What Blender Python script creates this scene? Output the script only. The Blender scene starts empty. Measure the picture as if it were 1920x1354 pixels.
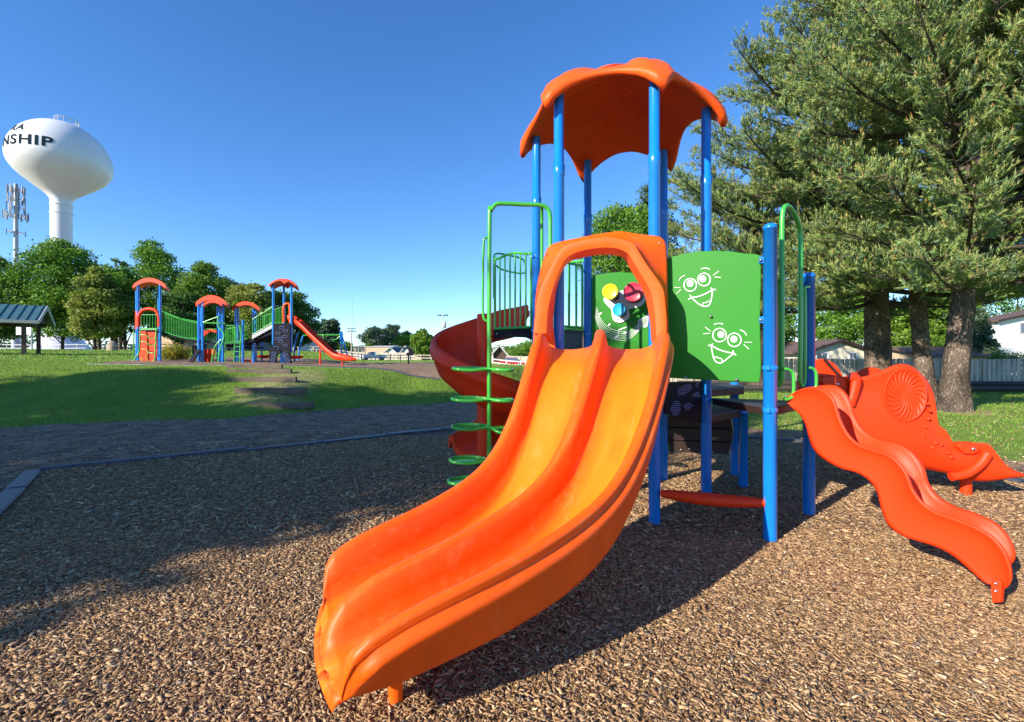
import bpy, math, random
import numpy as np
from mathutils import Vector, Matrix, noise as mnoise
R = math.radians
scene = bpy.context.scene
C = scene.collection
# ---------------------------------------------------------------- camera, sky, sun, exposure
EYE, F, CX, YH = 1.6, 862.0, 960.0, 673.0
cam = bpy.data.objects.new('camera', bpy.data.cameras.new('camera'))
C.objects.link(cam); scene.camera = cam
cam.location = (0, 0, EYE); cam.rotation_euler = (R(90), 0, 0)
cam.data.sensor_width = 36; cam.data.lens = 36*F/1920
cam.data.shift_y = -(677-YH)/1920
cam.data.clip_start = .05; cam.data.clip_end = 6000
SUN_EL, SUN_AZ = 23.5, 50                       # light travels towards +x,+y (49 degrees right of +y)
world = bpy.data.worlds.new('World'); scene.world = world; world.use_nodes = True
wn = world.node_tree; bg = wn.nodes['Background']
sky = wn.nodes.new('ShaderNodeTexSky'); sky.sky_type = 'NISHITA'; sky.sun_disc = False
sky.sun_elevation = R(SUN_EL); sky.sun_rotation = R(SUN_AZ+180)
sky.altitude = 0; sky.air_density = .9; sky.dust_density = .0; sky.ozone_density = 4.5
hsv = wn.nodes.new('ShaderNodeHueSaturation'); hsv.inputs['Saturation'].default_value = 1.16; hsv.inputs['Hue'].default_value = .505
wn.links.new(sky.outputs[0], hsv.inputs['Color']); wn.links.new(hsv.outputs[0], bg.inputs[0]); bg.inputs[1].default_value = .15
sd = bpy.data.lights.new('sun', 'SUN'); sd.energy = 5.0; sd.angle = R(.5); sd.color = (1, .91, .77)
so = bpy.data.objects.new('sun', sd); C.objects.link(so)
so.rotation_euler = (R(90-SUN_EL), 0, R(-SUN_AZ))
so.location = (-20, -20, 30)
scene.view_settings.view_transform = 'Standard'; scene.view_settings.look = 'None'
scene.view_settings.exposure = .8; scene.view_settings.gamma = 1
try:
    scene.cycles.max_bounces = 6; scene.cycles.use_denoising = True
    scene.cycles.sample_clamp_indirect = 6
except Exception: pass

rng = np.random.default_rng(7); random.seed(7)
# ---------------------------------------------------------------- helpers
def W(px, py, Y): return Vector(((px-CX)/F*Y, Y, EYE-(py-YH)/F*Y))
def G(px, py, z=0.):
    Y = (EYE-z)*F/(py-YH); return Vector(((px-CX)/F*Y, Y, z))
def on_line(px, py, P, Q, off=0.):
    """point of the vertical plane through plan points P, Q (moved off metres towards the viewer) that a sight line meets"""
    P = Vector(P[:2]); Q = Vector(Q[:2]); d = (Q-P).normalized(); n = Vector((d.y, -d.x))
    if n.dot(P) > 0: n = -n
    P = P+n*off
    k = (px-CX)/F                      # x = k*y
    # P + t d : P.x+t dx = k (P.y+t dy)
    t = (k*P.y-P.x)/(d.x-k*d.y); p = P+d*t
    return Vector((p.x, p.y, EYE-(py-YH)/F*p.y))
def smooth(t): t = np.clip(t, 0, 1); return t*t*(3-2*t)
def catmull(pts, n=6, closed=False):
    P = [Vector(p) for p in pts]; m = len(P); out = []
    rngk = range(m if closed else m-1)
    for i in rngk:
        a = P[(i-1) % m] if closed or i > 0 else P[0]*2-P[1]
        b = P[i]; c = P[(i+1) % m]
        d = P[(i+2) % m] if closed or i+2 < m else P[-1]*2-P[-2]
        for k in range(n):
            t = k/n
            out.append(.5*((2*b)+(c-a)*t+(2*a-5*b+4*c-d)*t*t+(3*b-a-3*c+d)*t**3))
    if not closed: out.append(P[-1].copy())
    return out
def resample(pts, n):
    P = np.array([tuple(p) for p in pts], float); L = np.r_[0, np.cumsum(np.linalg.norm(np.diff(P, axis=0), axis=1))]
    s = np.linspace(0, L[-1], n)
    return np.stack([np.interp(s, L, P[:, i]) for i in range(P.shape[1])], 1)
def tag(o, label=None, cat=None, group=None, kind=None):
    for k, v in (('label', label), ('category', cat), ('group', group), ('kind', kind)):
        if v: o[k] = v
    return o
def thing(name, label, cat, loc=(0, 0, 0), rz=0, group=None):
    o = bpy.data.objects.new(name, None); C.objects.link(o); o.location = loc; o.rotation_euler = (0, 0, rz)
    o.empty_display_size = .2
    return tag(o, label, cat, group)
def link(name, me, mat, parent=None):
    o = bpy.data.objects.new(name, me); C.objects.link(o)
    if mat: me.materials.append(mat)
    if parent is not None:
        o.parent = parent
    return o
def raw_mesh(name, V, faces_n, idx, tint=None, smooth_=False):
    """V (n,3) float, faces all with faces_n corners, idx flat ints"""
    me = bpy.data.meshes.new(name); V = np.asarray(V, np.float32); idx = np.asarray(idx, np.int32).ravel()
    nf = len(idx)//faces_n
    me.vertices.add(len(V)); me.vertices.foreach_set('co', V.ravel())
    me.loops.add(len(idx)); me.loops.foreach_set('vertex_index', idx)
    me.polygons.add(nf); me.polygons.foreach_set('loop_start', np.arange(nf, dtype=np.int32)*faces_n)
    try: me.polygons.foreach_set('loop_total', np.full(nf, faces_n, np.int32))
    except Exception: pass
    if smooth_: me.polygons.foreach_set('use_smooth', np.ones(nf, bool))
    if tint is not None:
        a = me.color_attributes.new('tint', 'FLOAT_COLOR', 'POINT')
        a.data.foreach_set('color', np.concatenate([tint, np.ones((len(V), 1))], 1).astype(np.float32).ravel())
    me.update(calc_edges=True)
    return me
class MB:
    def __init__(s): s.v = []; s.f = []; s.sm = []
    def add(s, V, Fs, sm=False):
        b = len(s.v); s.v += [tuple(p) for p in V]; s.f += [tuple(b+i for i in f) for f in Fs]; s.sm += [sm]*len(Fs); return s
    def box(s, c, size, rz=0, rx=0, ry=0, taper=1):
        m = Matrix.Rotation(rz, 3, 'Z') @ Matrix.Rotation(ry, 3, 'Y') @ Matrix.Rotation(rx, 3, 'X'); c = Vector(c)
        V = []
        for k in (-1, 1):
            t = taper if k > 0 else 1
            for x, y in ((-1, -1), (1, -1), (1, 1), (-1, 1)):
                V.append(c+m @ Vector((x*size[0]/2*t, y*size[1]/2*t, k*size[2]/2)))
        return s.add(V, [(3, 2, 1, 0), (4, 5, 6, 7), (0, 1, 5, 4), (1, 2, 6, 5), (2, 3, 7, 6), (3, 0, 4, 7)])
    def plank(s, a, b, w, t, up=(0, 0, 1)):
        """bar from a to b, width w across, thickness t along up"""
        a = Vector(a); b = Vector(b); d = (b-a).normalized(); u = Vector(up); sd_ = d.cross(u)
        if sd_.length < 1e-4: sd_ = Vector((1, 0, 0))
        sd_.normalize(); u = sd_.cross(d).normalized(); V = []
        for p in (a, b):
            for x, y in ((-1, -1), (1, -1), (1, 1), (-1, 1)): V.append(p+sd_*x*w/2+u*y*t/2)
        return s.add(V, [(0, 1, 2, 3), (7, 6, 5, 4), (0, 4, 5, 1), (1, 5, 6, 2), (2, 6, 7, 3), (3, 7, 4, 0)])
    def tube(s, pts, r, seg=10, caps=True, closed=False):
        P = [Vector(p) for p in pts]; n = len(P); rr = r if hasattr(r, '__len__') else [r]*n
        V = []; N = None
        for i in range(n):
            if closed: T = (P[(i+1) % n]-P[i-1]).normalized()
            else: T = (P[min(i+1, n-1)]-P[max(i-1, 0)]).normalized()
            if N is None:
                a = Vector((0, 0, 1)) if abs(T.z) < .9 else Vector((1, 0, 0)); N = (a-T*a.dot(T)).normalized()
            else:
                N = (N-T*N.dot(T)); N = N.normalized() if N.length > 1e-5 else Vector((1, 0, 0))
            B = T.cross(N)
            for k in range(seg):
                a = 2*math.pi*k/seg; V.append(P[i]+(N*math.cos(a)+B*math.sin(a))*rr[i])
        Fs = []
        for i in range(n if closed else n-1):
            j = (i+1) % n
            for k in range(seg): Fs.append((i*seg+k, i*seg+(k+1) % seg, j*seg+(k+1) % seg, j*seg+k))
        s.add(V, Fs, True)
        if caps and not closed:
            s.add(V[:seg], [tuple(range(seg-1, -1, -1))]); s.add(V[-seg:], [tuple(range(seg))])
        return s
    def lathe(s, c, prof, seg=24, axis=None, sm=True, a0=0, a1=2*math.pi):
        c = Vector(c); ax = Vector(axis or (0, 0, 1)).normalized()
        u = Vector((1, 0, 0)) if abs(ax.x) < .9 else Vector((0, 1, 0)); u = (u-ax*u.dot(ax)).normalized(); w = ax.cross(u); V = []
        for r, z in prof:
            for k in range(seg):
                a = 2*math.pi*k/seg; V.append(c+ax*z+(u*math.cos(a)+w*math.sin(a))*r)
        Fs = []
        for i in range(len(prof)-1):
            for k in range(seg): Fs.append((i*seg+k, i*seg+(k+1) % seg, (i+1)*seg+(k+1) % seg, (i+1)*seg+k))
        return s.add(V, Fs, sm)
    def prism(s, poly, vec, sm=False):
        n = len(poly); A = [Vector(p) for p in poly]; B = [p+Vector(vec) for p in A]
        return s.add(A+B, [tuple(range(n)), tuple(range(2*n-1, n-1, -1))]+[(i, (i+1) % n, n+(i+1) % n, n+i) for i in range(n)], sm)
    def slab(s, poly, z0, z1): return s.prism([(p[0], p[1], z0) for p in poly], (0, 0, z1-z0))
    def loft(s, rings, closed=True, caps=True, sm=True):
        n = len(rings[0]); V = [p for r in rings for p in r]; Fs = []
        for i in range(len(rings)-1):
            for k in range(n if closed else n-1): Fs.append((i*n+k, i*n+(k+1) % n, (i+1)*n+(k+1) % n, (i+1)*n+k))
        s.add(V, Fs, sm)
        if caps and closed:
            s.add(rings[0], [tuple(range(n-1, -1, -1))]); s.add(rings[-1], [tuple(range(n))])
        return s
    def build(s, name, mat, parent=None, bevel=0, weld=False, solid=0, sub=0, bseg=2):
        me = bpy.data.meshes.new(name); me.from_pydata(s.v, [], s.f); me.polygons.foreach_set('use_smooth', s.sm)
        import bmesh
        bm = bmesh.new(); bm.from_mesh(me)
        if weld: bmesh.ops.remove_doubles(bm, verts=bm.verts, dist=1e-4)
        bmesh.ops.recalc_face_normals(bm, faces=bm.faces); bm.to_mesh(me); bm.free()
        o = link(name, me, mat, parent)
        if parent is not None and parent.type == 'EMPTY' and not parent.get('_local'):
            o.matrix_parent_inverse = Matrix.Translation(-Vector(parent.location))
        if solid: m = o.modifiers.new('s', 'SOLIDIFY'); m.thickness = solid; m.offset = 0
        if bevel:
            m = o.modifiers.new('b', 'BEVEL'); m.width = bevel; m.segments = bseg; m.limit_method = 'ANGLE'; m.angle_limit = R(40)
        if sub: m = o.modifiers.new('u', 'SUBSURF'); m.levels = m.render_levels = sub
        return o
# ---------------------------------------------------------------- materials
def nd(nt, t, **kw):
    n = nt.nodes.new('ShaderNode'+t)
    for k, v in kw.items(): setattr(n, k, v)
    return n
def mat(name, col, rough=.5, var=.12, scale=3., bump=.0, bscale=60., metal=0., spec=.5, dirt=0., dcol=(.12, .1, .08), stretch=(1, 1, 1), sss=0, coat=0):
    m = bpy.data.materials.new(name); m.use_nodes = True; nt = m.node_tree; b = nt.nodes['Principled BSDF']
    tc = nd(nt, 'TexCoord'); mp = nd(nt, 'Mapping'); mp.inputs['Scale'].default_value = stretch
    nt.links.new(tc.outputs['Object'], mp.inputs[0])
    nz = nd(nt, 'TexNoise'); nz.inputs['Scale'].default_value = scale; nz.inputs['Detail'].default_value = 6
    nt.links.new(mp.outputs[0], nz.inputs['Vector'])
    hs = nd(nt, 'HueSaturation'); hs.inputs['Color'].default_value = (*col, 1)
    mr = nd(nt, 'MapRange'); mr.inputs['From Min'].default_value = .3; mr.inputs['From Max'].default_value = .7
    mr.inputs['To Min'].default_value = 1-var; mr.inputs['To Max'].default_value = 1+var
    nt.links.new(nz.outputs['Fac'], mr.inputs['Value']); nt.links.new(mr.outputs[0], hs.inputs['Value'])
    out = hs.outputs[0]
    if dirt:
        n2 = nd(nt, 'TexNoise'); n2.inputs['Scale'].default_value = scale*4; n2.inputs['Detail'].default_value = 8; n2.inputs['Roughness'].default_value = .7
        nt.links.new(tc.outputs['Object'], n2.inputs['Vector'])
        r2 = nd(nt, 'MapRange'); r2.inputs['From Min'].default_value = .55; r2.inputs['From Max'].default_value = .8; r2.inputs['To Max'].default_value = dirt
        nt.links.new(n2.outputs['Fac'], r2.inputs['Value'])
        mx = nd(nt, 'MixRGB'); nt.links.new(r2.outputs[0], mx.inputs[0]); nt.links.new(out, mx.inputs[1]); mx.inputs[2].default_value = (*dcol, 1)
        out = mx.outputs[0]
    nt.links.new(out, b.inputs['Base Color'])
    b.inputs['Roughness'].default_value = rough; b.inputs['Metallic'].default_value = metal
    b.inputs['Specular IOR Level'].default_value = spec
    if coat: b.inputs['Coat Weight'].default_value = coat; b.inputs['Coat Roughness'].default_value = .15
    rr = nd(nt, 'MapRange'); rr.inputs['To Min'].default_value = max(.02, rough-.08); rr.inputs['To Max'].default_value = min(1, rough+.1)
    nt.links.new(nz.outputs['Fac'], rr.inputs['Value']); nt.links.new(rr.outputs[0], b.inputs['Roughness'])
    if bump:
        n3 = nd(nt, 'TexNoise'); n3.inputs['Scale'].default_value = bscale; n3.inputs['Detail'].default_value = 3
        nt.links.new(mp.outputs[0], n3.inputs['Vector'])
        bp = nd(nt, 'Bump'); bp.inputs['Strength'].default_value = bump; bp.inputs['Distance'].default_value = .01
        nt.links.new(n3.outputs['Fac'], bp.inputs['Height']); nt.links.new(bp.outputs[0], b.inputs['Normal'])
    return m
def mat_tint(name, rough=.7, transl=0., var=.15, spec=.3):
    m = bpy.data.materials.new(name); m.use_nodes = True; nt = m.node_tree; b = nt.nodes['Principled BSDF']
    at = nd(nt, 'Attribute', attribute_name='tint'); tc = nd(nt, 'TexCoord'); nz = nd(nt, 'TexNoise'); nz.inputs['Scale'].default_value = 30
    nt.links.new(tc.outputs['Object'], nz.inputs['Vector'])
    hs = nd(nt, 'HueSaturation'); mr = nd(nt, 'MapRange'); mr.inputs['To Min'].default_value = 1-var; mr.inputs['To Max'].default_value = 1+var
    nt.links.new(nz.outputs['Fac'], mr.inputs['Value']); nt.links.new(mr.outputs[0], hs.inputs['Value']); nt.links.new(at.outputs['Color'], hs.inputs['Color'])
    nt.links.new(hs.outputs[0], b.inputs['Base Color']); b.inputs['Roughness'].default_value = rough; b.inputs['Specular IOR Level'].default_value = spec
    if transl:
        t = nd(nt, 'BsdfTranslucent'); nt.links.new(hs.outputs[0], t.inputs[0]); mx = nd(nt, 'MixShader'); mx.inputs[0].default_value = transl
        nt.links.new(b.outputs[0], mx.inputs[1]); nt.links.new(t.outputs[0], mx.inputs[2])
        nt.links.new(mx.outputs[0], nt.nodes['Material Output'].inputs[0])
    return m
M = {}
M['orange'] = mat('orange_plastic', (.95, .105, .003), .42, .05, 2.5, .12, 220, spec=.3, dirt=.25, dcol=(.8, .3, .1))
M['orange_sunlit_scuffed'] = mat('orange_plastic_sunlit_scuffed_bed', (.95, .105, .003), .42, .05, 2.5, .12, 220, spec=.3, dirt=.28, dcol=(.8, .3, .1))  # slide plastic with sunlight painted into the beds, plus real scuff streaks
_nt = M['orange_sunlit_scuffed'].node_tree; _b = _nt.nodes['Principled BSDF']; _src = _b.inputs['Base Color'].links[0].from_socket
_at = nd(_nt, 'Attribute', attribute_name='sunlit_bed'); _tc = nd(_nt, 'TexCoord'); _nz = nd(_nt, 'TexNoise'); _nz.inputs['Scale'].default_value = 7; _nz.inputs['Detail'].default_value = 7; _nt.links.new(_tc.outputs['Object'], _nz.inputs['Vector'])
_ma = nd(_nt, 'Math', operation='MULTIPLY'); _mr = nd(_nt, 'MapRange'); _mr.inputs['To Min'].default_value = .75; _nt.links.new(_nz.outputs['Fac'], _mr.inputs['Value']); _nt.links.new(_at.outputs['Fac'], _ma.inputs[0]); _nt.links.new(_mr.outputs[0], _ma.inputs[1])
_mx = nd(_nt, 'MixRGB'); _nt.links.new(_ma.outputs[0], _mx.inputs[0]); _nt.links.new(_src, _mx.inputs[1]); _mx.inputs[2].default_value = (.92, .20, .005, 1); _a1 = nd(_nt, 'Attribute', attribute_name='along'); _a2 = nd(_nt, 'Attribute', attribute_name='across'); _cb = nd(_nt, 'CombineXYZ'); _nt.links.new(_a1.outputs['Fac'], _cb.inputs[0]); _nt.links.new(_a2.outputs['Fac'], _cb.inputs[1])  # yellower bed colour stands in for sun on the channels
_sn = nd(_nt, 'TexNoise'); _sn.inputs['Scale'].default_value = 1.; _sn.inputs['Detail'].default_value = 9; _sn.inputs['Roughness'].default_value = .75; _nt.links.new(_cb.outputs[0], _sn.inputs['Vector'])
_sr = nd(_nt, 'MapRange'); _sr.inputs['From Min'].default_value = .54; _sr.inputs['From Max'].default_value = .72; _sr.inputs['To Max'].default_value = .5; _nt.links.new(_sn.outputs['Fac'], _sr.inputs['Value'])
_m2 = nd(_nt, 'MixRGB'); _nt.links.new(_sr.outputs[0], _m2.inputs[0]); _nt.links.new(_mx.outputs[0], _m2.inputs[1]); _m2.inputs[2].default_value = (.80, .30, .10, 1)
_s2 = nd(_nt, 'MapRange'); _s2.inputs['From Min'].default_value = .46; _s2.inputs['From Max'].default_value = .30; _s2.inputs['To Max'].default_value = .35; _nt.links.new(_sn.outputs['Fac'], _s2.inputs['Value'])
_m3 = nd(_nt, 'MixRGB'); _nt.links.new(_s2.outputs[0], _m3.inputs[0]); _nt.links.new(_m2.outputs[0], _m3.inputs[1]); _m3.inputs[2].default_value = (.45, .06, .008, 1)
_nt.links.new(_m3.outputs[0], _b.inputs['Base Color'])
M['red'] = mat('red_orange_plastic', (.86, .046, .005), .45, .09, 1.6, .12, 220, spec=.3, dirt=.08, dcol=(.75, .09, .03))
M['roof'] = mat('roof_plastic', (.86, .105, .008), .45, .06, 2, .12, 200, spec=.3, dirt=.15, dcol=(.7, .25, .12))
M['blue'] = mat('blue_powder_coat', (.006, .20, .68), .22, .05, 4, .03, 150, coat=.4, dirt=.08, dcol=(.1, .25, .5))
M['green'] = mat('green_powder_coat', (.055, .42, .045), .25, .05, 4, .03, 150, coat=.3)
M['gpanel'] = mat('green_panel_plastic', (.022, .215, .014), .5, .05, 1.5, .1, 300, spec=.25, dirt=.05, dcol=(.06, .3, .05))
M['white'] = mat('white_mark', (.8, .8, .78), .5, .03, 5)
M['deck'] = mat('deck_coating', (.055, .065, .09), .45, .1, 6, .2, 90)
M['brown'] = mat('brown_plastic', (.035, .018, .014), .5, .1, 5, .1, 90)
M['black'] = mat('black_plastic', (.010, .010, .018), .6, .1, 5, .1, 90, spec=.12)
M['dot'] = mat('blue_dot', (.14, .22, .5), .4, .05)
M['steel'] = mat('steel', (.6, .6, .6), .3, .05, metal=1)
M['yellow'] = mat('yellow_plastic', (.85, .68, .01), .3, .03)
M['drum_red'] = mat('red_drum', (.62, .03, .07), .35, .05)
M['cyan'] = mat('cyan_plastic', (.02, .42, .68), .3, .03)
M['edging'] = mat('edging_plastic', (.05, .055, .07), .38, .3, 5, .4, 40, dirt=.4, dcol=(.2, .15, .1))
M['tank'] = mat('tank_paint', (.70, .70, .72), .4, .04, .25, dirt=.12, dcol=(.45, .46, .45), stretch=(1, 1, .3))
M['metalgrey'] = mat('galvanised', (.42, .44, .46), .45, .1, 2)
M['antenna'] = mat('antenna_cover', (.22, .24, .28), .5, .1)
M['letter'] = mat('tank_lettering', (.02, .035, .045), .95, .05, spec=.0)
M['bark'] = mat('pine_bark', (.13, .095, .075), .9, .5, 3.5, 1., 9, stretch=(1, 1, .4), dirt=.6, dcol=(.24, .19, .15))
def bark(name, c0, c1, sc):
    m = bpy.data.materials.new(name); m.use_nodes = True; nt = m.node_tree; b = nt.nodes['Principled BSDF']; L = nt.links.new
    tc = nd(nt, 'TexCoord'); mp = nd(nt, 'Mapping'); mp.inputs['Scale'].default_value = (1, 1, .3); L(tc.outputs['Object'], mp.inputs[0])
    n0 = nd(nt, 'TexNoise'); n0.inputs['Scale'].default_value = 4; n0.inputs['Detail'].default_value = 8; L(mp.outputs[0], n0.inputs['Vector'])
    ad = nd(nt, 'MixRGB'); ad.blend_type = 'ADD'; ad.inputs[0].default_value = .6; L(mp.outputs[0], ad.inputs[1]); L(n0.outputs['Color'], ad.inputs[2])
    v = nd(nt, 'TexVoronoi', feature='DISTANCE_TO_EDGE'); v.inputs['Scale'].default_value = sc; L(ad.outputs[0], v.inputs['Vector'])
    r = nd(nt, 'ValToRGB'); r.color_ramp.elements[0].color = (*[c*.5 for c in c0], 1); r.color_ramp.elements[1].color = (*c1, 1); r.color_ramp.elements[1].position = .3
    e = r.color_ramp.elements.new(.1); e.color = (*c0, 1); L(v.outputs['Distance'], r.inputs[0])
    n1 = nd(nt, 'TexNoise'); n1.inputs['Scale'].default_value = 1.3; n1.inputs['Detail'].default_value = 5; L(tc.outputs['Object'], n1.inputs['Vector'])
    hs = nd(nt, 'HueSaturation'); mr = nd(nt, 'MapRange'); mr.inputs['From Min'].default_value = .35; mr.inputs['From Max'].default_value = .65; mr.inputs['To Min'].default_value = .5; mr.inputs['To Max'].default_value = 1.35
    L(n1.outputs['Fac'], mr.inputs['Value']); L(mr.outputs[0], hs.inputs['Value']); L(r.outputs[0], hs.inputs['Color']); L(hs.outputs[0], b.inputs['Base Color']); b.inputs['Roughness'].default_value = .95; b.inputs['Specular IOR Level'].default_value = .1
    bp = nd(nt, 'Bump'); bp.inputs['Strength'].default_value = 1; bp.inputs['Distance'].default_value = .05; L(v.outputs['Distance'], bp.inputs['Height']); L(bp.outputs[0], b.inputs['Normal'])
    return m
M['bark'] = bark('plated_pine_bark', (.14, .105, .08), (.27, .205, .16), 13)
M['darkbark'] = mat('dark_bark', (.06, .045, .035), .9, .35, 5, .8, 20, stretch=(1, 1, .3))
M['oldwood'] = mat('weathered_wood', (.13, .10, .075), .85, .3, 6, .5, 40, stretch=(.3, 1, 1))
M['fence'] = mat('fence_wood', (.50, .44, .36), .85, .3, 1.2, .3, 30, stretch=(4, 4, .4), dirt=.4, dcol=(.2, .17, .14))
M['greenroof'] = mat('green_metal_roof', (.07, .16, .17), .35, .08, 2)
M['trim'] = mat('grey_trim', (.45, .45, .42), .5, .08)
M['postwood'] = mat('brown_post_wood', (.09, .05, .035), .7, .2, 5)
M['cream'] = mat('cream_siding', (.68, .62, .48), .7, .06, 3, .1, 12, stretch=(.2, .2, 8))
M['whitesiding'] = mat('white_siding', (.75, .76, .78), .6, .05, 3, .1, 12, stretch=(.2, .2, 8))
M['shingle'] = mat('brown_shingles', (.13, .08, .07), .9, .25, 8, .6, 30)
M['tan'] = mat('tan_siding', (.55, .40, .26), .7, .08, 3)
M['blueroof'] = mat('blue_grey_roof', (.05, .08, .14), .7, .15, 4)
M['glass'] = mat('window_glass', (.10, .12, .17), .08, .1, 2, spec=.8)
M['carwhite'] = mat('white_car_paint', (.75, .76, .78), .2, .02, coat=.6)
M['carred'] = mat('red_car_paint', (.45, .01, .02), .2, .02, coat=.6)
M['tyre'] = mat('tyre_rubber', (.02, .02, .02), .8, .1)
M['concrete'] = mat('concrete', (.42, .40, .36), .85, .12, 3, .3, 40)
M['asphalt'] = mat('asphalt', (.06, .06, .065), .85, .15, 2, .4, 60)
M['rock'] = mat('boulder_rock', (.36, .26, .2), .9, .25, 3, .6, 10)
M['twig'] = mat('pine_twig', (.17, .12, .08), .8, .3, 4)
M['leaf'] = mat_tint('leaf', .5, .38); M['needle'] = mat_tint('needle', .5, .15); M['blade'] = mat_tint('grass_blade', .55, .3)
M['chip'] = mat_tint('wood_chip', .85, 0, .25, .2)
# ---------------------------------------------------------------- ground
XF = np.array([-90, -25, -12.4, -9, -7.1, -6.0, -2.2, 0, 2, 5, 9, 14]); ZF = np.array([13, 11, 11.1, 11.8, 13.2, 14.3, 17.5, 19, 23, 38, 75, 130])
def terrain(x, y):
    x = np.asarray(x, float); y = np.asarray(y, float)
    foot = np.interp(x, XF, ZF)+.25*np.sin(x*1.1)+.15*np.sin(x*2.7+1)
    h = 1.2*smooth((y-foot)/6.5)+.11*np.clip((y-foot-6.5)/6, 0, 1)
    ratio = x/np.maximum(y, 1)
    h = h*(1-.75*smooth((ratio+.13)/.15)*smooth((y-26)/20))
    rr = np.hypot(x, y)
    h = h+np.minimum(.032*np.maximum(0, rr-26), 1.2)*smooth((-.3-ratio)/.15)*(y > 0)
    h = h+.02*np.sin(x*.9+1)*np.cos(y*.8)*smooth((rr-2)/3)+.035*np.sin(x*.31)*np.sin(y*.27+2)*smooth((rr-11)/6)
    h = h+.012*np.sin(x*2.3+y*1.1)*np.sin(y*2.9-x*.7)
    return h
BED = np.array([(-6.68, 6.5), (.5, 11.77), (3, 10.1), (5.8, 8.8), (6.55, 5.9), (8.5, 1), (8, -5), (-.5, -5), (-2.5, 1.25)])
def in_poly(x, y, P):
    c = np.zeros(np.shape(x), bool); n = len(P)
    for i in range(n):
        x0, y0 = P[i]; x1, y1 = P[i-1]
        m = ((y0 > y) != (y1 > y)) & (x < (x1-x0)*(y-y0)/((y1-y0) if y1 != y0 else 1e-9)+x0)
        c ^= m
    return c
def seg_dist(x, y, P):
    d = np.full(np.shape(x), 1e9); n = len(P)
    for i in range(n):
        a = P[i-1]; b = P[i]; ab = b-a; t = np.clip(((x-a[0])*ab[0]+(y-a[1])*ab[1])/(ab**2).sum(), 0, 1)
        d = np.minimum(d, np.hypot(x-a[0]-t*ab[0], y-a[1]-t*ab[1]))
    return d
PAD = np.array([(-19, 20.6), (-3.2, 20.2), (-1.5, 24), (-3, 33), (-20, 34), (-22, 28)])   # far playground wood chips
def masks(x, y):
    ins = in_poly(x, y, BED); d = seg_dist(x, y, BED)
    mul = np.clip(.5+np.where(ins, d, -d)*6, 0, 1)
    foot = np.interp(x, XF, ZF)+.25*np.sin(x*1.1)+.15*np.sin(x*2.7+1)
    # bare dirt: between the bed and the grass bank on the left, a ring a metre or two wide elsewhere
    wl = np.clip(.5+(foot-y-.1)*1.5, 0, 1)*smooth((4.5-x)/3)
    ring = np.clip(.5+(1.6-d)*1.2, 0, 1)
    dirt = np.maximum(wl, ring*(y > 1))
    dp = seg_dist(x, y, PAD); pad = np.clip(.5+np.where(in_poly(x, y, PAD), dp, -dp)*4, 0, 1)
    # worn earth either side of the timber steps and under the pines
    worn = .72*np.exp(-(((x+8.0+(y-16)*.12)/1.35)**4+((y-16.2)/2.9)**4))
    worn = np.maximum(worn, .85*np.exp(-((x-13.3)**2+(y-14)**2)/2.2)); worn = np.maximum(worn, .8*np.exp(-((x-16)**2+(y-18.5)**2)/6))
    dirt = np.maximum(dirt, np.clip((46-np.hypot(x+93, y-97))/3, 0, 1))  # made-up bare ground round the water tower, added to cut green bounce on its tank
    return mul, dirt, pad, worn
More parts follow.
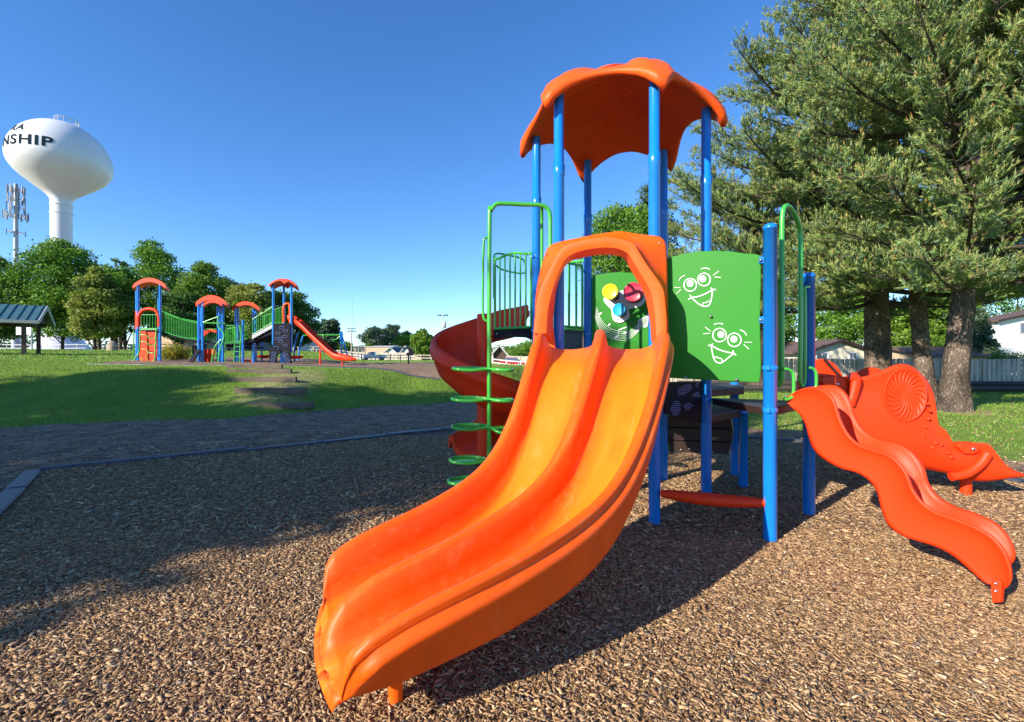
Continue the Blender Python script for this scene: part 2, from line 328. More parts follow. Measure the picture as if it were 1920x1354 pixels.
def ground():
    an = np.concatenate([np.linspace(-180, -64, 60, endpoint=False), np.linspace(-64, 64, 760), np.linspace(64, 180, 60)[1:]])
    rad = np.concatenate([[0.01], np.geomspace(.5, 5, 60), np.geomspace(5, 45, 330)[1:], np.geomspace(45, 4000, 70)[1:]])
    A, Rr = np.meshgrid(np.radians(an), rad); x = Rr*np.sin(A); y = Rr*np.cos(A)
    z = terrain(x, y); z = np.where(Rr > 300, z*0+z*(300/Rr), z)
    mul, dirt, pad, worn = masks(x, y)
    z = z+mul*(rng.normal(0, .006, z.shape))*(Rr < 14)*(Rr > .4)-.02*dirt*(1-mul)
    n, m = x.shape; V = np.stack([x, y, z], -1).reshape(-1, 3)
    i = np.arange(n*m).reshape(n, m); q = np.stack([i[:-1, :-1], i[:-1, 1:], i[1:, 1:], i[1:, :-1]], -1).reshape(-1)
    me = raw_mesh('ground', V, 4, q[::1], smooth_=True)
    me.flip_normals()
    for nm, a in (('mulch', mul), ('dirt', dirt), ('pad', pad), ('worn', worn)):
        at = me.attributes.new(nm, 'FLOAT', 'POINT'); at.data.foreach_set('value', a.astype(np.float32).ravel())
    m_ = bpy.data.materials.new('ground'); m_.use_nodes = True; nt = m_.node_tree; b = nt.nodes['Principled BSDF']; L = nt.links.new
    tc = nd(nt, 'TexCoord')
    def noise(s, det=6, rough=.6, vec=None):
        k = nd(nt, 'TexNoise'); k.inputs['Scale'].default_value = s; k.inputs['Detail'].default_value = det; k.inputs['Roughness'].default_value = rough
        L(vec or tc.outputs['Object'], k.inputs['Vector']); return k.outputs['Fac']
    def ramp(fac, stops):
        r = nd(nt, 'ValToRGB'); e = r.color_ramp.elements
        while len(e) < len(stops): e.new(.5)
        for el, (p, c) in zip(e, stops): el.position = p; el.color = (*c, 1)
        L(fac, r.inputs[0]); return r.outputs[0]
    def mix(f, a, b_):
        k = nd(nt, 'MixRGB'); L(f, k.inputs[0]); L(a, k.inputs[1]); L(b_, k.inputs[2]); return k.outputs[0]
    def edge(name, nscale, amp=.7, lo=.42, hi=.58):
        at = nd(nt, 'Attribute', attribute_name=name); nz = noise(nscale, 8, .65)
        ma = nd(nt, 'Math', operation='MULTIPLY_ADD'); L(nz, ma.inputs[0]); ma.inputs[1].default_value = amp
        sb = nd(nt, 'Math', operation='SUBTRACT'); L(at.outputs['Fac'], sb.inputs[0]); sb.inputs[1].default_value = amp/2; L(sb.outputs[0], ma.inputs[2])
        mr = nd(nt, 'MapRange', interpolation_type='SMOOTHSTEP'); mr.inputs['From Min'].default_value = lo; mr.inputs['From Max'].default_value = hi
        L(ma.outputs[0], mr.inputs['Value']); return mr.outputs[0]
    # chips
    mp = nd(nt, 'Mapping'); L(tc.outputs['Object'], mp.inputs[0]); mp.inputs['Rotation'].default_value = (0, 0, .6)
    dist = nd(nt, 'TexNoise'); dist.inputs['Scale'].default_value = 9; L(tc.outputs['Object'], dist.inputs['Vector'])
    va = nd(nt, 'MixRGB'); va.blend_type = 'ADD'; va.inputs[0].default_value = .25; L(mp.outputs[0], va.inputs[1]); L(dist.outputs['Color'], va.inputs[2])
    mp2 = nd(nt, 'Mapping'); mp2.inputs['Scale'].default_value = (1, 2.6, 1); L(va.outputs[0], mp2.inputs[0])
    vo = nd(nt, 'TexVoronoi'); vo.inputs['Scale'].default_value = 34; vo.inputs['Randomness'].default_value = 1; L(mp2.outputs[0], vo.inputs['Vector'])
    sep = nd(nt, 'SeparateColor'); L(vo.outputs['Color'], sep.inputs[0])
    chipc = ramp(sep.outputs[0], [(0, (.12, .07, .042)), (.35, (.23, .14, .08)), (.7, (.34, .22, .13)), (.92, (.44, .31, .19)), (1, (.58, .45, .31))])
    big = noise(.9, 4); chipc = mix(ramp(big, [(.35, (0, 0, 0)), (.7, (.35, .35, .35))]), chipc, ramp(noise(45, 3), [(.3, (.07, .045, .03)), (.7, (.2, .13, .08))]))
    # dirt with bits of chip and stone
    dirtc = ramp(noise(2.2, 9, .7), [(.32, (.12, .07, .042)), (.5, (.30, .18, .11)), (.68, (.52, .34, .21))])
    v2 = nd(nt, 'TexVoronoi'); v2.inputs['Scale'].default_value = 26; L(va.outputs[0], v2.inputs['Vector'])
    s2 = nd(nt, 'SeparateColor'); L(v2.outputs['Color'], s2.inputs[0])
    spk = ramp(s2.outputs[1], [(.84, (0, 0, 0)), (.9, (1, 1, 1))]); dirtc = mix(spk, dirtc, ramp(s2.outputs[0], [(0, (.2, .17, .14)), (1, (.42, .38, .33))]))
    grassc = ramp(noise(1.1, 8, .7), [(.3, (.12, .20, .025)), (.5, (.17, .28, .035)), (.72, (.26, .34, .055))])
    grassc = mix(ramp(noise(28, 4), [(.35, (0, 0, 0)), (.7, (.55, .55, .55))]), grassc, ramp(noise(60, 2), [(.3, (.09, .16, .02)), (.7, (.27, .38, .08))]))
    padc = ramp(noise(5, 6), [(.3, (.22, .14, .09)), (.7, (.36, .25, .17))])
    wornc = ramp(noise(7, 8), [(.3, (.22, .22, .08)), (.7, (.42, .38, .17))])
    col = mix(edge('worn', 3, 1.1, .3, .75), grassc, wornc)
    col = mix(edge('dirt', 2.5, .9, .38, .62), col, dirtc); col = mix(edge('pad', 1.5, .3), col, padc); col = mix(edge('mulch', 6, .3), col, chipc)
    L(col, b.inputs['Base Color']); b.inputs['Roughness'].default_value = .92; b.inputs['Specular IOR Level'].default_value = .15
    hsum = nd(nt, 'Math', operation='MULTIPLY_ADD'); L(sep.outputs[0], hsum.inputs[0]); hsum.inputs[1].default_value = .8; L(noise(40, 6, .7), hsum.inputs[2])
    bp = nd(nt, 'Bump'); bp.inputs['Strength'].default_value = .8; bp.inputs['Distance'].default_value = .02; L(hsum.outputs[0], bp.inputs['Height']); L(bp.outputs[0], b.inputs['Normal'])
    o = link('ground', me, m_); tag(o, kind='structure'); o['label'] = 'wood chips, bare dirt and grass ground of the park'
ground()
def gz(x, y): return float(terrain(x, y))
# loose wood chips on the bed: far more than anyone could count
def chips(name, N, ymin, ymax, sc, poly_in=True, lo=0):
    y = np.sqrt(rng.uniform(ymin**2, ymax**2, N)); x = y*rng.uniform(-1.2, 1.2, N)
    ins = in_poly(x, y, BED)
    d = seg_dist(x, y, BED)
    keep = ins if poly_in else (~ins & (rng.random(N) < .15+np.exp(-d/1.2)) & (y < terrain_foot(x)-.3))
    x = x[keep]; y = y[keep]; n = len(x)
    L_ = np.exp(np.clip(rng.normal(0, .48, n), -1.3, .85))*.0185*sc; Wd = L_*rng.uniform(.16, .48, n); T = Wd*rng.uniform(.2, .5, n)
    yaw = rng.normal(.35, 1.2, n); pt = rng.normal(0, .20, n); rl = rng.normal(0, .26, n)
    z = terrain(x, y)+rng.uniform(-.004, .014, n)+.3*T
    cy, sy, cp, sp, cr, sr = np.cos(yaw), np.sin(yaw), np.cos(pt), np.sin(pt), np.cos(rl), np.sin(rl)
    ax = np.stack([cy*cp, sy*cp, sp], 1); ay = np.stack([-sy*cr, cy*cr, sr], 1); az = np.cross(ax, ay)
    c = np.stack([x, y, z], 1); V = np.zeros((n, 8, 3))
    k = 0
    tap = rng.uniform(.3, 1., (n, 2))
    for zz in (-1, 1):
        for xx, yy in ((-1, -1), (1, -1), (1, 1), (-1, 1)):
            tw = tap[:, 0] if xx < 0 else tap[:, 1]
            V[:, k] = c+ax*(xx*L_/2)[:, None]+ay*(yy*Wd/2*tw)[:, None]+az*(zz*T/2)[:, None]; k += 1
    fi = np.array([4, 5, 6, 7, 0, 1, 5, 4, 1, 2, 6, 5, 2, 3, 7, 6, 3, 0, 4, 7])
    idx = (np.arange(n)[:, None]*8+fi[None]).ravel()
    pal = np.array([(.17, .09, .045), (.30, .175, .085), (.41, .255, .13), (.49, .325, .175), (.64, .48, .29), (.25, .195, .14)])
    ci = rng.choice(6, n, p=[.12, .25, .32, .21, .05, .05]); col = pal[ci]*rng.uniform(.8, 1.2, (n, 1))
    me = raw_mesh(name, V.reshape(-1, 3), 4, idx, np.repeat(col, 8, 0))
    o = link(name, me, M['chip']); tag(o, kind='stuff')
    return o
def terrain_foot(x): return np.interp(x, XF, ZF)
o = chips('wood_chips', 230000, 1.5, 4.2, 1.0); o['label'] = 'loose wood chips covering the play area near the slide'
o = chips('wood_chips', 240000, 4.2, 9.5, 1.45); o['label'] = 'loose wood chips under and behind the play structure'
o = chips('wood_chips', 75000, 4.5, 15, 1.9, False); o['label'] = 'stray wood chips on the dirt path beyond the edging'
def grass(name, n, xr, yr, hgt, wid, label, thin=1.):
    x = rng.uniform(*xr, n); y = rng.uniform(*yr, n)
    keep = np.abs(x/y) < 1.25; x = x[keep]; y = y[keep]
    mul, dirt, pad, worn = masks(x, y)
    p = (1-mul)*(dirt < .3+.45*rng.random(len(x)))*(pad < .4)*(1-worn*.9)
    patch = .5+.5*np.sin(x*1.7+np.sin(y*1.3)*2)*np.sin(y*1.9+1)
    keep = rng.random(len(x)) < p*(.55+.45*patch); x = x[keep]; y = y[keep]; n = len(x)
    z = terrain(x, y); a = rng.uniform(0, 2*np.pi, n); h = hgt*rng.uniform(.5, 1.4, n); w = wid*(.6+y/25)
    lean = rng.normal(0, .45, (n, 2))*h[:, None]
    V = np.zeros((n, 3, 3)); dx = np.cos(a)*w/2; dy = np.sin(a)*w/2
    V[:, 0] = np.stack([x-dx, y-dy, z-.01], 1); V[:, 1] = np.stack([x+dx, y+dy, z-.01], 1); V[:, 2] = np.stack([x+lean[:, 0], y+lean[:, 1], z+h], 1)
    t = rng.random((n, 1)); col = (1-t)*np.array([.14, .29, .028])+t*np.array([.30, .44, .07]); dry = rng.random((n, 1)) < .1; col = np.where(dry, [.3, .27, .12], col)
    me = raw_mesh(name, V.reshape(-1, 3), 3, np.arange(n*3), np.repeat(col, 3, 0)); o = link(name, me, M['blade']); tag(o, label, kind='stuff')
grass('grass', 230000, (-26, 4), (10.8, 23), .055, .016, 'short green grass growing on the bank beyond the dirt path')
grass('grass', 90000, (-60, 10), (22, 60), .08, .035, 'mown grass on the level field around the far playground')
grass('grass', 120000, (2, 36), (8, 30), .06, .02, 'mown grass under the pines and beside the road')
# ---------------------------------------------------------------- near play structure
PS = thing('play_structure', 'large orange, green and blue play structure with twin orange slide on the wood chips', 'play structure', (1.2, 4.6, 0))
s98 = .98
P2 = (.4875, 4.78); P4 = (1.40, 4.52); P6 = (2.15, 5.09); P5 = (2.007, 6.09); P3 = (1.057, 6.42); P1 = (.306, 5.74)
PD = (2.271, 4.046); PE = (3.031, 4.693); PG = (2.89, 5.75); PF = (3.07, 6.35)
HC = (1.235, 5.442); TOP = 4.34
def post(p, z1, collar=None, r=.056, dome=False):
    b = MB(); z0 = gz(*p)-.25
    if collar:
        prof = [(r, z0), (r, collar-.12), (r*1.09, collar-.11), (r*1.09, collar-.005), (r*.93, collar+.005), (r*.93, z1)]
    else: prof = [(r, z0), (r, z1-.05)]
    if dome: prof += [(r*1.04, z1-.05), (r*1.04, z1-.035), (r*.9, z1-.012), (r*.6, z1-.002), (.001, z1)]
    b.lathe((p[0], p[1], 0), prof, 28)
    return b.build('support_post', M['blue'], PS)
for p, z in ((P1, 4.36), (P2, 4.36), (P3, 4.36), (P4, 4.36), (P5, 4.36), (P6, 4.36)): post(p, z, 3.62 if p != P5 else 3.62)
dpost = post(PD, 2.79, dome=True); epost = post(PE, 2.48, dome=True); post(PG, 1.02, dome=True); post(PF, 1.28, dome=True)
def bolt(p, n, par, r=.013):
    b = MB(); b.lathe(Vector(p), [(.0, .012), (r*.7, .010), (r, .003), (r, -.004)], 10, axis=n); return b.build('bolt', M['steel'], par)
for p, zl in ((P1, (1.93, 2.85)), (P2, (1.56, 2.75)), (P4, (1.30, 1.56, 2.55)), (PD, (1.13, 1.5)), (P6, (1.13, 1.56)), (P3, (1.93, 2.8)), (P5, (1.7, 2.6)), (PE, (1.13,)), (PG, (.92,))):
    for z in zl:
        mb = MB(); mb.lathe((p[0], p[1], z), [(.056, 0), (.0615, .004), (.0615, .036), (.056, .04)], 24); mb.box((p[0]-.045, p[1]-.05, z+.02), (.03, .035, .036), rz=.8); mb.build('clamp', M['blue'], PS, bevel=.002)
# ---- roof
def roof():
    hexp = [P1, P2, P4, P6, P5, P3]
    ang = [math.atan2(p[1]-HC[1], p[0]-HC[0]) for p in hexp]; rad = [math.hypot(p[0]-HC[0], p[1]-HC[1]) for p in hexp]
    un = [ang[0]]
    for a in ang[1:]:
        while a < un[-1]: a += 2*math.pi
        un.append(a)
    un.append(un[0]+2*math.pi); rad.append(rad[0])
    NT = 16; top = []; bot = []; rings = 22
    thet = []
    for i in range(6):
        for k in range(NT):
            t = k/NT; thet.append((un[i]*(1-t)+un[i+1]*t, rad[i]*(1-t)+rad[i+1]*t, t))
    def corner(t):        # 1 at a corner, 0 mid-edge
        u = abs(t-.5)*2; return u
    def edge_r(t):
        u = corner(t); return 1.30*(.74+.26*(u**2.2)) if u < .86 else 1.30*(.74+.26*(.86**2.2))+.035*(math.cos((1-u)/.14*math.pi/2))
    def zz(q, u, up):
        base = 4.84-.40*q**1.7-.24*q**3*u**2.5
        if up:
            lobe = smooth((u-.45)/.25)*smooth((q-.42)/.14)*smooth((1.02-q)/.06)
            return base+.045+.055*float(lobe)+.02*math.sin(q*9)
        return base-.012*float(smooth((u-.2)/.3))*math.sin(q*8)
    V = []
    rr = list(np.linspace(0, 1, rings)); prof = [(q, True) for q in rr]
    ringsV = []
    for q, up in prof:
        ring = []
        for a, r0, t in thet:
            er = edge_r(t)*(r0/1.02)*.985; u = corner(t)
            r = er*max(q, .002); ring.append(Vector((HC[0]+r*math.cos(a), HC[1]+r*math.sin(a), zz(q, u, True))))
        ringsV.append(ring)
    # rolled edge
    for dq, dzs in ((1.018, -.02), (1.022, -.06), (1.005, -.10), (.975, -.105), (.955, -.085)):
        ring = []
        for a, r0, t in thet:
            er = edge_r(t)*(r0/1.02)*.985; u = corner(t); r = er*dq; thick = .55+.75*u**3
            ring.append(Vector((HC[0]+r*math.cos(a), HC[1]+r*math.sin(a), zz(1, u, True)+dzs*thick)))
        ringsV.append(ring)
    for q in list(np.linspace(.92, 0, rings)):
        ring = []
        for a, r0, t in thet:
            er = edge_r(t)*(r0/1.02)*.985; u = corner(t); r = er*max(q, .002)
            ring.append(Vector((HC[0]+r*math.cos(a), HC[1]+r*math.sin(a), zz(q, u, False))))
        ringsV.append(ring)
    b = MB(); b.loft(ringsV, True, False, True)
    o = b.build('canopy_roof', M['roof'], PS, weld=False)
    # raised petals on the underside
    for k in range(6):
        a = ang[k]+.52; c = Vector((HC[0]+.5*math.cos(a), HC[1]+.5*math.sin(a), zz(.5, .2, False)-.004))
        pts = []
        for j in range(28):
            t = 2*math.pi*j/28; rx = .27*(1+.13*math.cos(3*t)); ry = .19
            x = rx*math.cos(t); y = ry*math.sin(t)
            px = c.x+x*math.cos(a)-y*math.sin(a); py = c.y+x*math.sin(a)+y*math.cos(a)
            q = math.hypot(px-HC[0], py-HC[1])/1.05; pts.append((px, py, zz(min(q, .9), .2, False)+.002))
        mb = MB(); mb.tube(pts, .009, 6, closed=True); mb.build('moulded_ridge', M['roof'], o)
    return o
roof()
# ---- decks
def quad_deck(poly, z, t=.09, name='deck', m='deck', par=PS):
    b = MB(); b.slab(poly, z-.012, z); o = b.build(name, M[m], par, bevel=.004)
    b = MB(); cx_ = sum(p[0] for p in poly)/len(poly); cy_ = sum(p[1] for p in poly)/len(poly)
    P = [(p[0]+(cx_-p[0])*.012, p[1]+(cy_-p[1])*.012) for p in poly]
    b.slab(P, z-t, z-.0125); b.build('deck_frame', M['brown'] if t > .05 else M['deck'], o, bevel=.004)
    return o
def inset(poly, d):
    cx_ = sum(p[0] for p in poly)/len(poly); cy_ = sum(p[1] for p in poly)/len(poly); out = []
    for p in poly:
        v = Vector((p[0]-cx_, p[1]-cy_)); L = v.length; out.append((cx_+v.x*(L-d)/L, cy_+v.y*(L-d)/L))
    return out
HEX = [P1, P2, P4, P6, P5, P3]
quad_deck(inset(HEX, .075), 1.62, .09)
SQ = [(P6[0]+.05, P6[1]-.02), PD, PE]
quad_deck(SQ, 1.17, .075)
# step between the two decks
def lerp2(a, b, t): return (a[0]*(1-t)+b[0]*t, a[1]*(1-t)+b[1]*t)
quad_deck([(2.25, 5.25), (2.84, 5.62), (3.25, 6.5), (2.75, 6.55)], 1.25, .085)
quad_deck([(2.2, 5.16), (2.86, 5.72), (3.02, 6.30), (2.08, 6.05)], .965, .085)
b = MB()                       # curved dark riser under the low landing
rg = []
for z, k in ((.36, 0), (.5, .03), (.66, .05), (.82, .03), (.9, -.02)):
    rg.append([Vector((2.10-k, 6.12, z)), Vector((2.80+k*1.5, 5.98, z)), Vector((2.84+k*1.5, 6.03, z)), Vector((2.14-k, 6.17, z))])
b.loft(rg, True, True, False); riser = b.build('riser_panel', M['brown'], PS, bevel=.01)
for px, py in ((1277, 843), (1292, 842), (1336, 848)): bolt(on_line(px, py, (2.1, 6.12), (2.8, 5.98), .008), (0, -1, 0), riser)
for z in (.52, .69):
    mb = MB(); mb.tube([(2.07, 6.112, z), (2.85, 5.965, z)], .008, 6); mb.build('seam', M['black'], riser)
# upper little deck and its black side beam
Q = (-.22, 6.12); Rr_ = (.30, 6.95)
up = quad_deck([P1, Q, Rr_, (P3[0], P3[1])], 1.99, .03)
mb = MB(); pts = [on_line(925, 617, P1, Q, .01), on_line(1000, 611, P1, Q, .01), on_line(1002, 640, P1, Q, .01), on_line(985, 633, P1, Q, .01), on_line(960, 632, P1, Q, .01), on_line(940, 634, P1, Q, .01), on_line(926, 636, P1, Q, .01)]
mb.prism(pts, (.02, .05, 0)); bm_ = mb.build('side_beam', M['black'], PS, bevel=.006)
bolt(on_line(932, 626, P1, Q, .02), (-.3, -.95, 0), bm_)
mb = MB(); mb.prism([(P3[0]-.08, P3[1]-.07, 1.64), (.37, 5.9, 1.64), (.37, 5.9, 1.96), (P3[0]-.08, P3[1]-.07, 1.96)], (-.03, .04, 0)); mb.build('riser_panel', M['deck'], PS, bevel=.005)
# ---- barriers
def barrier(a, b_, z0, z1, n, name='barrier', rad=.0115, rail=.017, rise=0., par=PS):
    a = Vector((*a, 0)); b2 = Vector((*b_, 0)); mb = MB(); m_ = (a+b2)/2
    top = [a+Vector((0, 0, z0)), a+Vector((0, 0, z1-.06)), a+(b2-a)*.03+Vector((0, 0, z1-.01)), a+(b2-a)*.1+Vector((0, 0, z1)), m_+Vector((0, 0, z1+rise)), b2+(a-b2)*.1+Vector((0, 0, z1)), b2+(a-b2)*.03+Vector((0, 0, z1-.01)), b2+Vector((0, 0, z1-.06)), b2+Vector((0, 0, z0))]
    mb.tube(catmull(top, 4), rail, 10); mb.tube([a+Vector((0, 0, z0)), b2+Vector((0, 0, z0))], rail, 10)
    for i in range(1, n+1):
        p = a+(b2-a)*i/(n+1); mb.tube([p+Vector((0, 0, z0)), p+Vector((0, 0, z1+rise*.6))], rad, 8)
    return mb.build(name, M['green'], par)
def toward(a, b_, d):
    v = Vector((b_[0]-a[0], b_[1]-a[1])); v.normalize(); return (a[0]+v.x*d, a[1]+v.y*d)
qa = on_line(928, 617, P1, Q); qb = on_line(996, 612, P1, Q)
barrier((qa.x, qa.y), (qb.x, qb.y), 2.0, 2.93, 6, rise=.04)
barrier(toward(P3, P1, .12), toward(P1, P3, .36), 2.03, 2.88, 3)
barrier(toward(P3, Rr_, .04), toward(Rr_, P3, .1), 2.03, 2.98, 5)
# curved grab loops above the spiral entrance
mb = MB(); zz_ = lambda y, Y: EYE-(y-YH)/F*Y
mb.tube(catmull([W(926, 560, 6.3), W(926, 490, 6.3), W(930, 476, 6.3), W(950, 478, 6.35), W(975, 484, 6.4), W(984, 492, 6.4), W(985, 510, 6.4), W(970, 512, 6.4), W(940, 505, 6.35), W(931, 498, 6.3)], 4), .013, 8)
mb.build('grab_loop', M['green'], PS)
# ---- face panel
def panel(px_pts, P, Q_, off, th, name, m, n=7, par=PS):
    pts = [on_line(x, y, P, Q_, off) for x, y in px_pts]
    d = Vector((Q_[0]-P[0], Q_[1]-P[1], 0)).normalized(); nn = Vector((d.y, -d.x, 0))
    if nn.dot(Vector((P[0], P[1], 0))) > 0: nn = -nn
    mb = MB(); mb.prism(pts, nn*(-th)); return mb.build(name, M[m], par, bevel=.006, bseg=3), nn
def arc_px(cx_, cy_, rx, ry, a0, a1, n=14): return [(cx_+rx*math.cos(R(a0+(a1-a0)*i/n)), cy_+ry*math.sin(R(a0+(a1-a0)*i/n))) for i in range(n+1)]
top_edge = [(1243, 486), (1262, 481), (1285, 475), (1310, 471), (1340, 470), (1370, 471), (1395, 475), (1412, 476)]+arc_px(1420, 484, 6.5, 7, -90, 0, 6)
rt = [(1427, 520), (1425, 600), (1427, 690)]
fp, fn = panel([(x, y) for x, y in top_edge]+rt+arc_px(1419, 711, 6, 6, 0, 90, 5)+[(1330, 713), (1243, 708)], P4, PD, .0, .02, 'face_panel', 'gpanel')
ZI = 1832/460.
def cp(x, y): return (1080+x/ZI, 420+y/ZI)
def stroke(mb, pts, w=.0045, closed=False, off=.006, P=P4, Q_=PD, sm=4):
    p3 = [on_line(*cp(x, y), P, Q_, off) for x, y in pts]
    if sm > 1 and len(p3) > 2: p3 = catmull(p3, sm, closed)
    p3 = [Vector(p) for p in p3]; nrm = fn if P is P4 else gn
    L = []; Rr = []; w = w*.78
    n = len(p3)
    for i in range(n):
        T = (p3[(i+1) % n if closed else min(i+1, n-1)]-p3[(i-1) % n if closed else max(i-1, 0)]).normalized(); sd_ = T.cross(nrm).normalized()
        L.append(p3[i]+sd_*w); Rr.append(p3[i]-sd_*w)
    V = L+Rr+[v-nrm*.005 for v in L]+[v-nrm*.005 for v in Rr]
    Fs = []
    for i in range(n if closed else n-1):
        j = (i+1) % n; Fs += [(i, j, n+j, n+i), (2*n+i, 2*n+j, j, i), (n+i, n+j, 3*n+j, 3*n+i)]
    mb.add(V, Fs)
def disc(mb, x, y, r, hole=None, P=P4, Q_=PD, off=.006):
    nrm = fn if P is P4 else gn
    c = [on_line(*cp(x+r*math.cos(R(a)), y+r*math.sin(R(a))), P, Q_, off) for a in range(0, 360, 15)]
    mb.prism(c, -nrm*.005)
def face(ex1, ey1, ex2, ey2, er, pup, mouth, tongue, lashes, brows):
    mb = MB()
    for x, y, (dx, dy) in ((ex1, ey1, pup[0]), (ex2, ey2, pup[1])):
        stroke(mb, [(x+er*math.cos(R(a)), y+er*1.0*math.sin(R(a))) for a in range(0, 360, 20)], .0055, True, sm=3)
        disc(mb, x+dx, y+dy, 25)
    for m_ in mouth: stroke(mb, m_, .006)
    stroke(mb, tongue, .0045)
    for l in lashes: stroke(mb, l, .0032, sm=1)
    for l in brows: stroke(mb, l, .0045)
    return mb.build('smiling_face', M['white'], fp)
face(853, 455, 956, 415, 47, ((-1, -10), (-9, -5)),
     [[(862, 550), (920, 540), (985, 512), (1022, 488)], [(866, 553), (895, 580), (925, 603), (955, 615), (985, 612), (1005, 585), (1014, 540), (1020, 492)], [(850, 530), (860, 548), (838, 565)], [(1005, 478), (1024, 490), (1046, 490)]],
     [(945, 608), (950, 590), (970, 588), (985, 578), (1000, 580)],
     [[(768, 424), (783, 400)], [(783, 400), (815, 382)], [(733, 474), (780, 476)], [(750, 521), (784, 489)], [(1024, 384), (1068, 352)], [(1032, 397), (1083, 399)]],
     [[(932, 336), (965, 329), (1000, 337)]])
face(1072, 830, 1182, 866, 50, ((10, -4), (-3, -6)),
     [[(1010, 905), (1060, 935), (1120, 955), (1175, 965)], [(1010, 908), (1018, 960), (1030, 1005), (1052, 1033), (1085, 1036), (1115, 1018), (1145, 993), (1178, 968)], [(985, 908), (1010, 905), (1022, 893)], [(1172, 945), (1178, 965), (1196, 980)]],
     [(1033, 998), (1050, 992), (1062, 1002), (1085, 1005), (1092, 1025)],
     [[(963, 769), (1006, 802)], [(949, 820), (1000, 817)], [(1257, 884), (1316, 884)], [(1252, 900), (1292, 934)]],
     [[(1030, 750), (1065, 743), (1100, 748)], [(1224, 790), (1255, 805), (1275, 832)]])
for x, y in ((1005, 690), (1198, 1163), (815, 1150)):
    bolt(on_line(*cp(x, y), P4, PD, .02), fn, fp, .014)
for x, y in ((1427, 488), (1427, 600)):
    mb = MB(); a = on_line(x-4, y, P4, PD, .012); b_ = on_line(x+12, y, P4, PD, .012); mb.plank(a, b_, .02, .06)
    br = mb.build('bracket', M['blue'], dpost, bevel=.006); bolt(on_line(x-1, y, P4, PD, .035), fn, br, .014)
# ---- music panel with three drums
gp = [(1106, 525), (1112, 518), (1125, 514), (1145, 511), (1165, 510), (1185, 512), (1205, 517), (1228, 524), (1238, 530), (1238, 700), (1112, 700), (1107, 640), (1105, 560)]
mp_, gn = panel(gp, P3, P5, .0, .02, 'music_panel', 'gpanel')
def music():
    mb = MB()
    base = [(140, 650), (165, 720), (200, 780), (260, 825), (330, 845), (400, 838), (450, 800), (500, 750), (560, 700)]
    base = [(148, 655), (175, 735), (225, 795), (300, 830), (380, 835), (440, 800), (490, 745), (552, 690)]
    for k in range(5):
        dy = (k-2)*16; stroke(mb, [(x-(k-2)*3, y+dy) for x, y in base], .004, P=P3, Q_=P5)
    def note(x, y, w=15, h=11):
        c = [on_line(*cp(x+w*math.cos(R(a))-4*math.sin(R(a)), y+h*math.sin(R(a))-3*math.cos(R(a))), P3, P5, .0075) for a in range(0, 360, 24)]
        mb.prism(c, -gn*.005)
    for x, y, w in ((302, 845, 15), (368, 812, 15), (450, 803, 16), (520, 762, 15), (248, 752, 10), (182, 670, 9)): note(x, y, w)
    stroke(mb, [(314, 842), (320, 790)], .006, P=P3, Q_=P5, sm=1); stroke(mb, [(380, 808), (384, 765)], .006, P=P3, Q_=P5, sm=1); stroke(mb, [(316, 792), (384, 768)], .010, P=P3, Q_=P5, sm=1)
    stroke(mb, [(462, 800), (468, 715)], .006, P=P3, Q_=P5, sm=1); stroke(mb, [(532, 758), (538, 680)], .006, P=P3, Q_=P5, sm=1); stroke(mb, [(466, 722), (540, 688)], .012, P=P3, Q_=P5, sm=1)
    mb.build('music_notes', M['white'], mp_)
music()
mb = MB(); pl = [(205, 560), (245, 530), (330, 500), (430, 480), (500, 510), (522, 550), (500, 600), (450, 625), (395, 640), (400, 690), (365, 725), (325, 738), (285, 725), (268, 690), (262, 640), (225, 600)]
mb.prism(catmull([on_line(*cp(x, y), P3, P5, .02) for x, y in pl], 4, True), -gn*.018); mb.build('drum_mount', M['white'], mp_, bevel=.003)
for x, y, r, c, dep in ((255, 505, .108, 'yellow', .33), (428, 508, .135, 'drum_red', .33), (320, 640, .088, 'cyan', .33)):
    mb = MB(); bc = on_line(*cp(x, y), P3, P5, 0); front = on_line(*cp(x, y), P3, P5, dep); ax = gn.copy()
    rr = r*front.y/6.3
    start = front-ax*(dep-.02)
    mb.lathe(start, [(rr*.86, 0), (rr*.86, dep-.06), (rr*.83, dep-.055)], 28, axis=ax); d = mb.build('drum', M['steel'] if False else M['black'], mp_)
    mb = MB(); mb.lathe(start, [(rr*.9, dep-.09), (rr*.99, dep-.085), (rr, dep-.02), (rr*.93, dep), (rr*.86, dep-.004), (rr*.5, dep-.012), (.001, dep-.012)], 32, axis=ax)
    mb.build('drum_head', M[c], mp_)
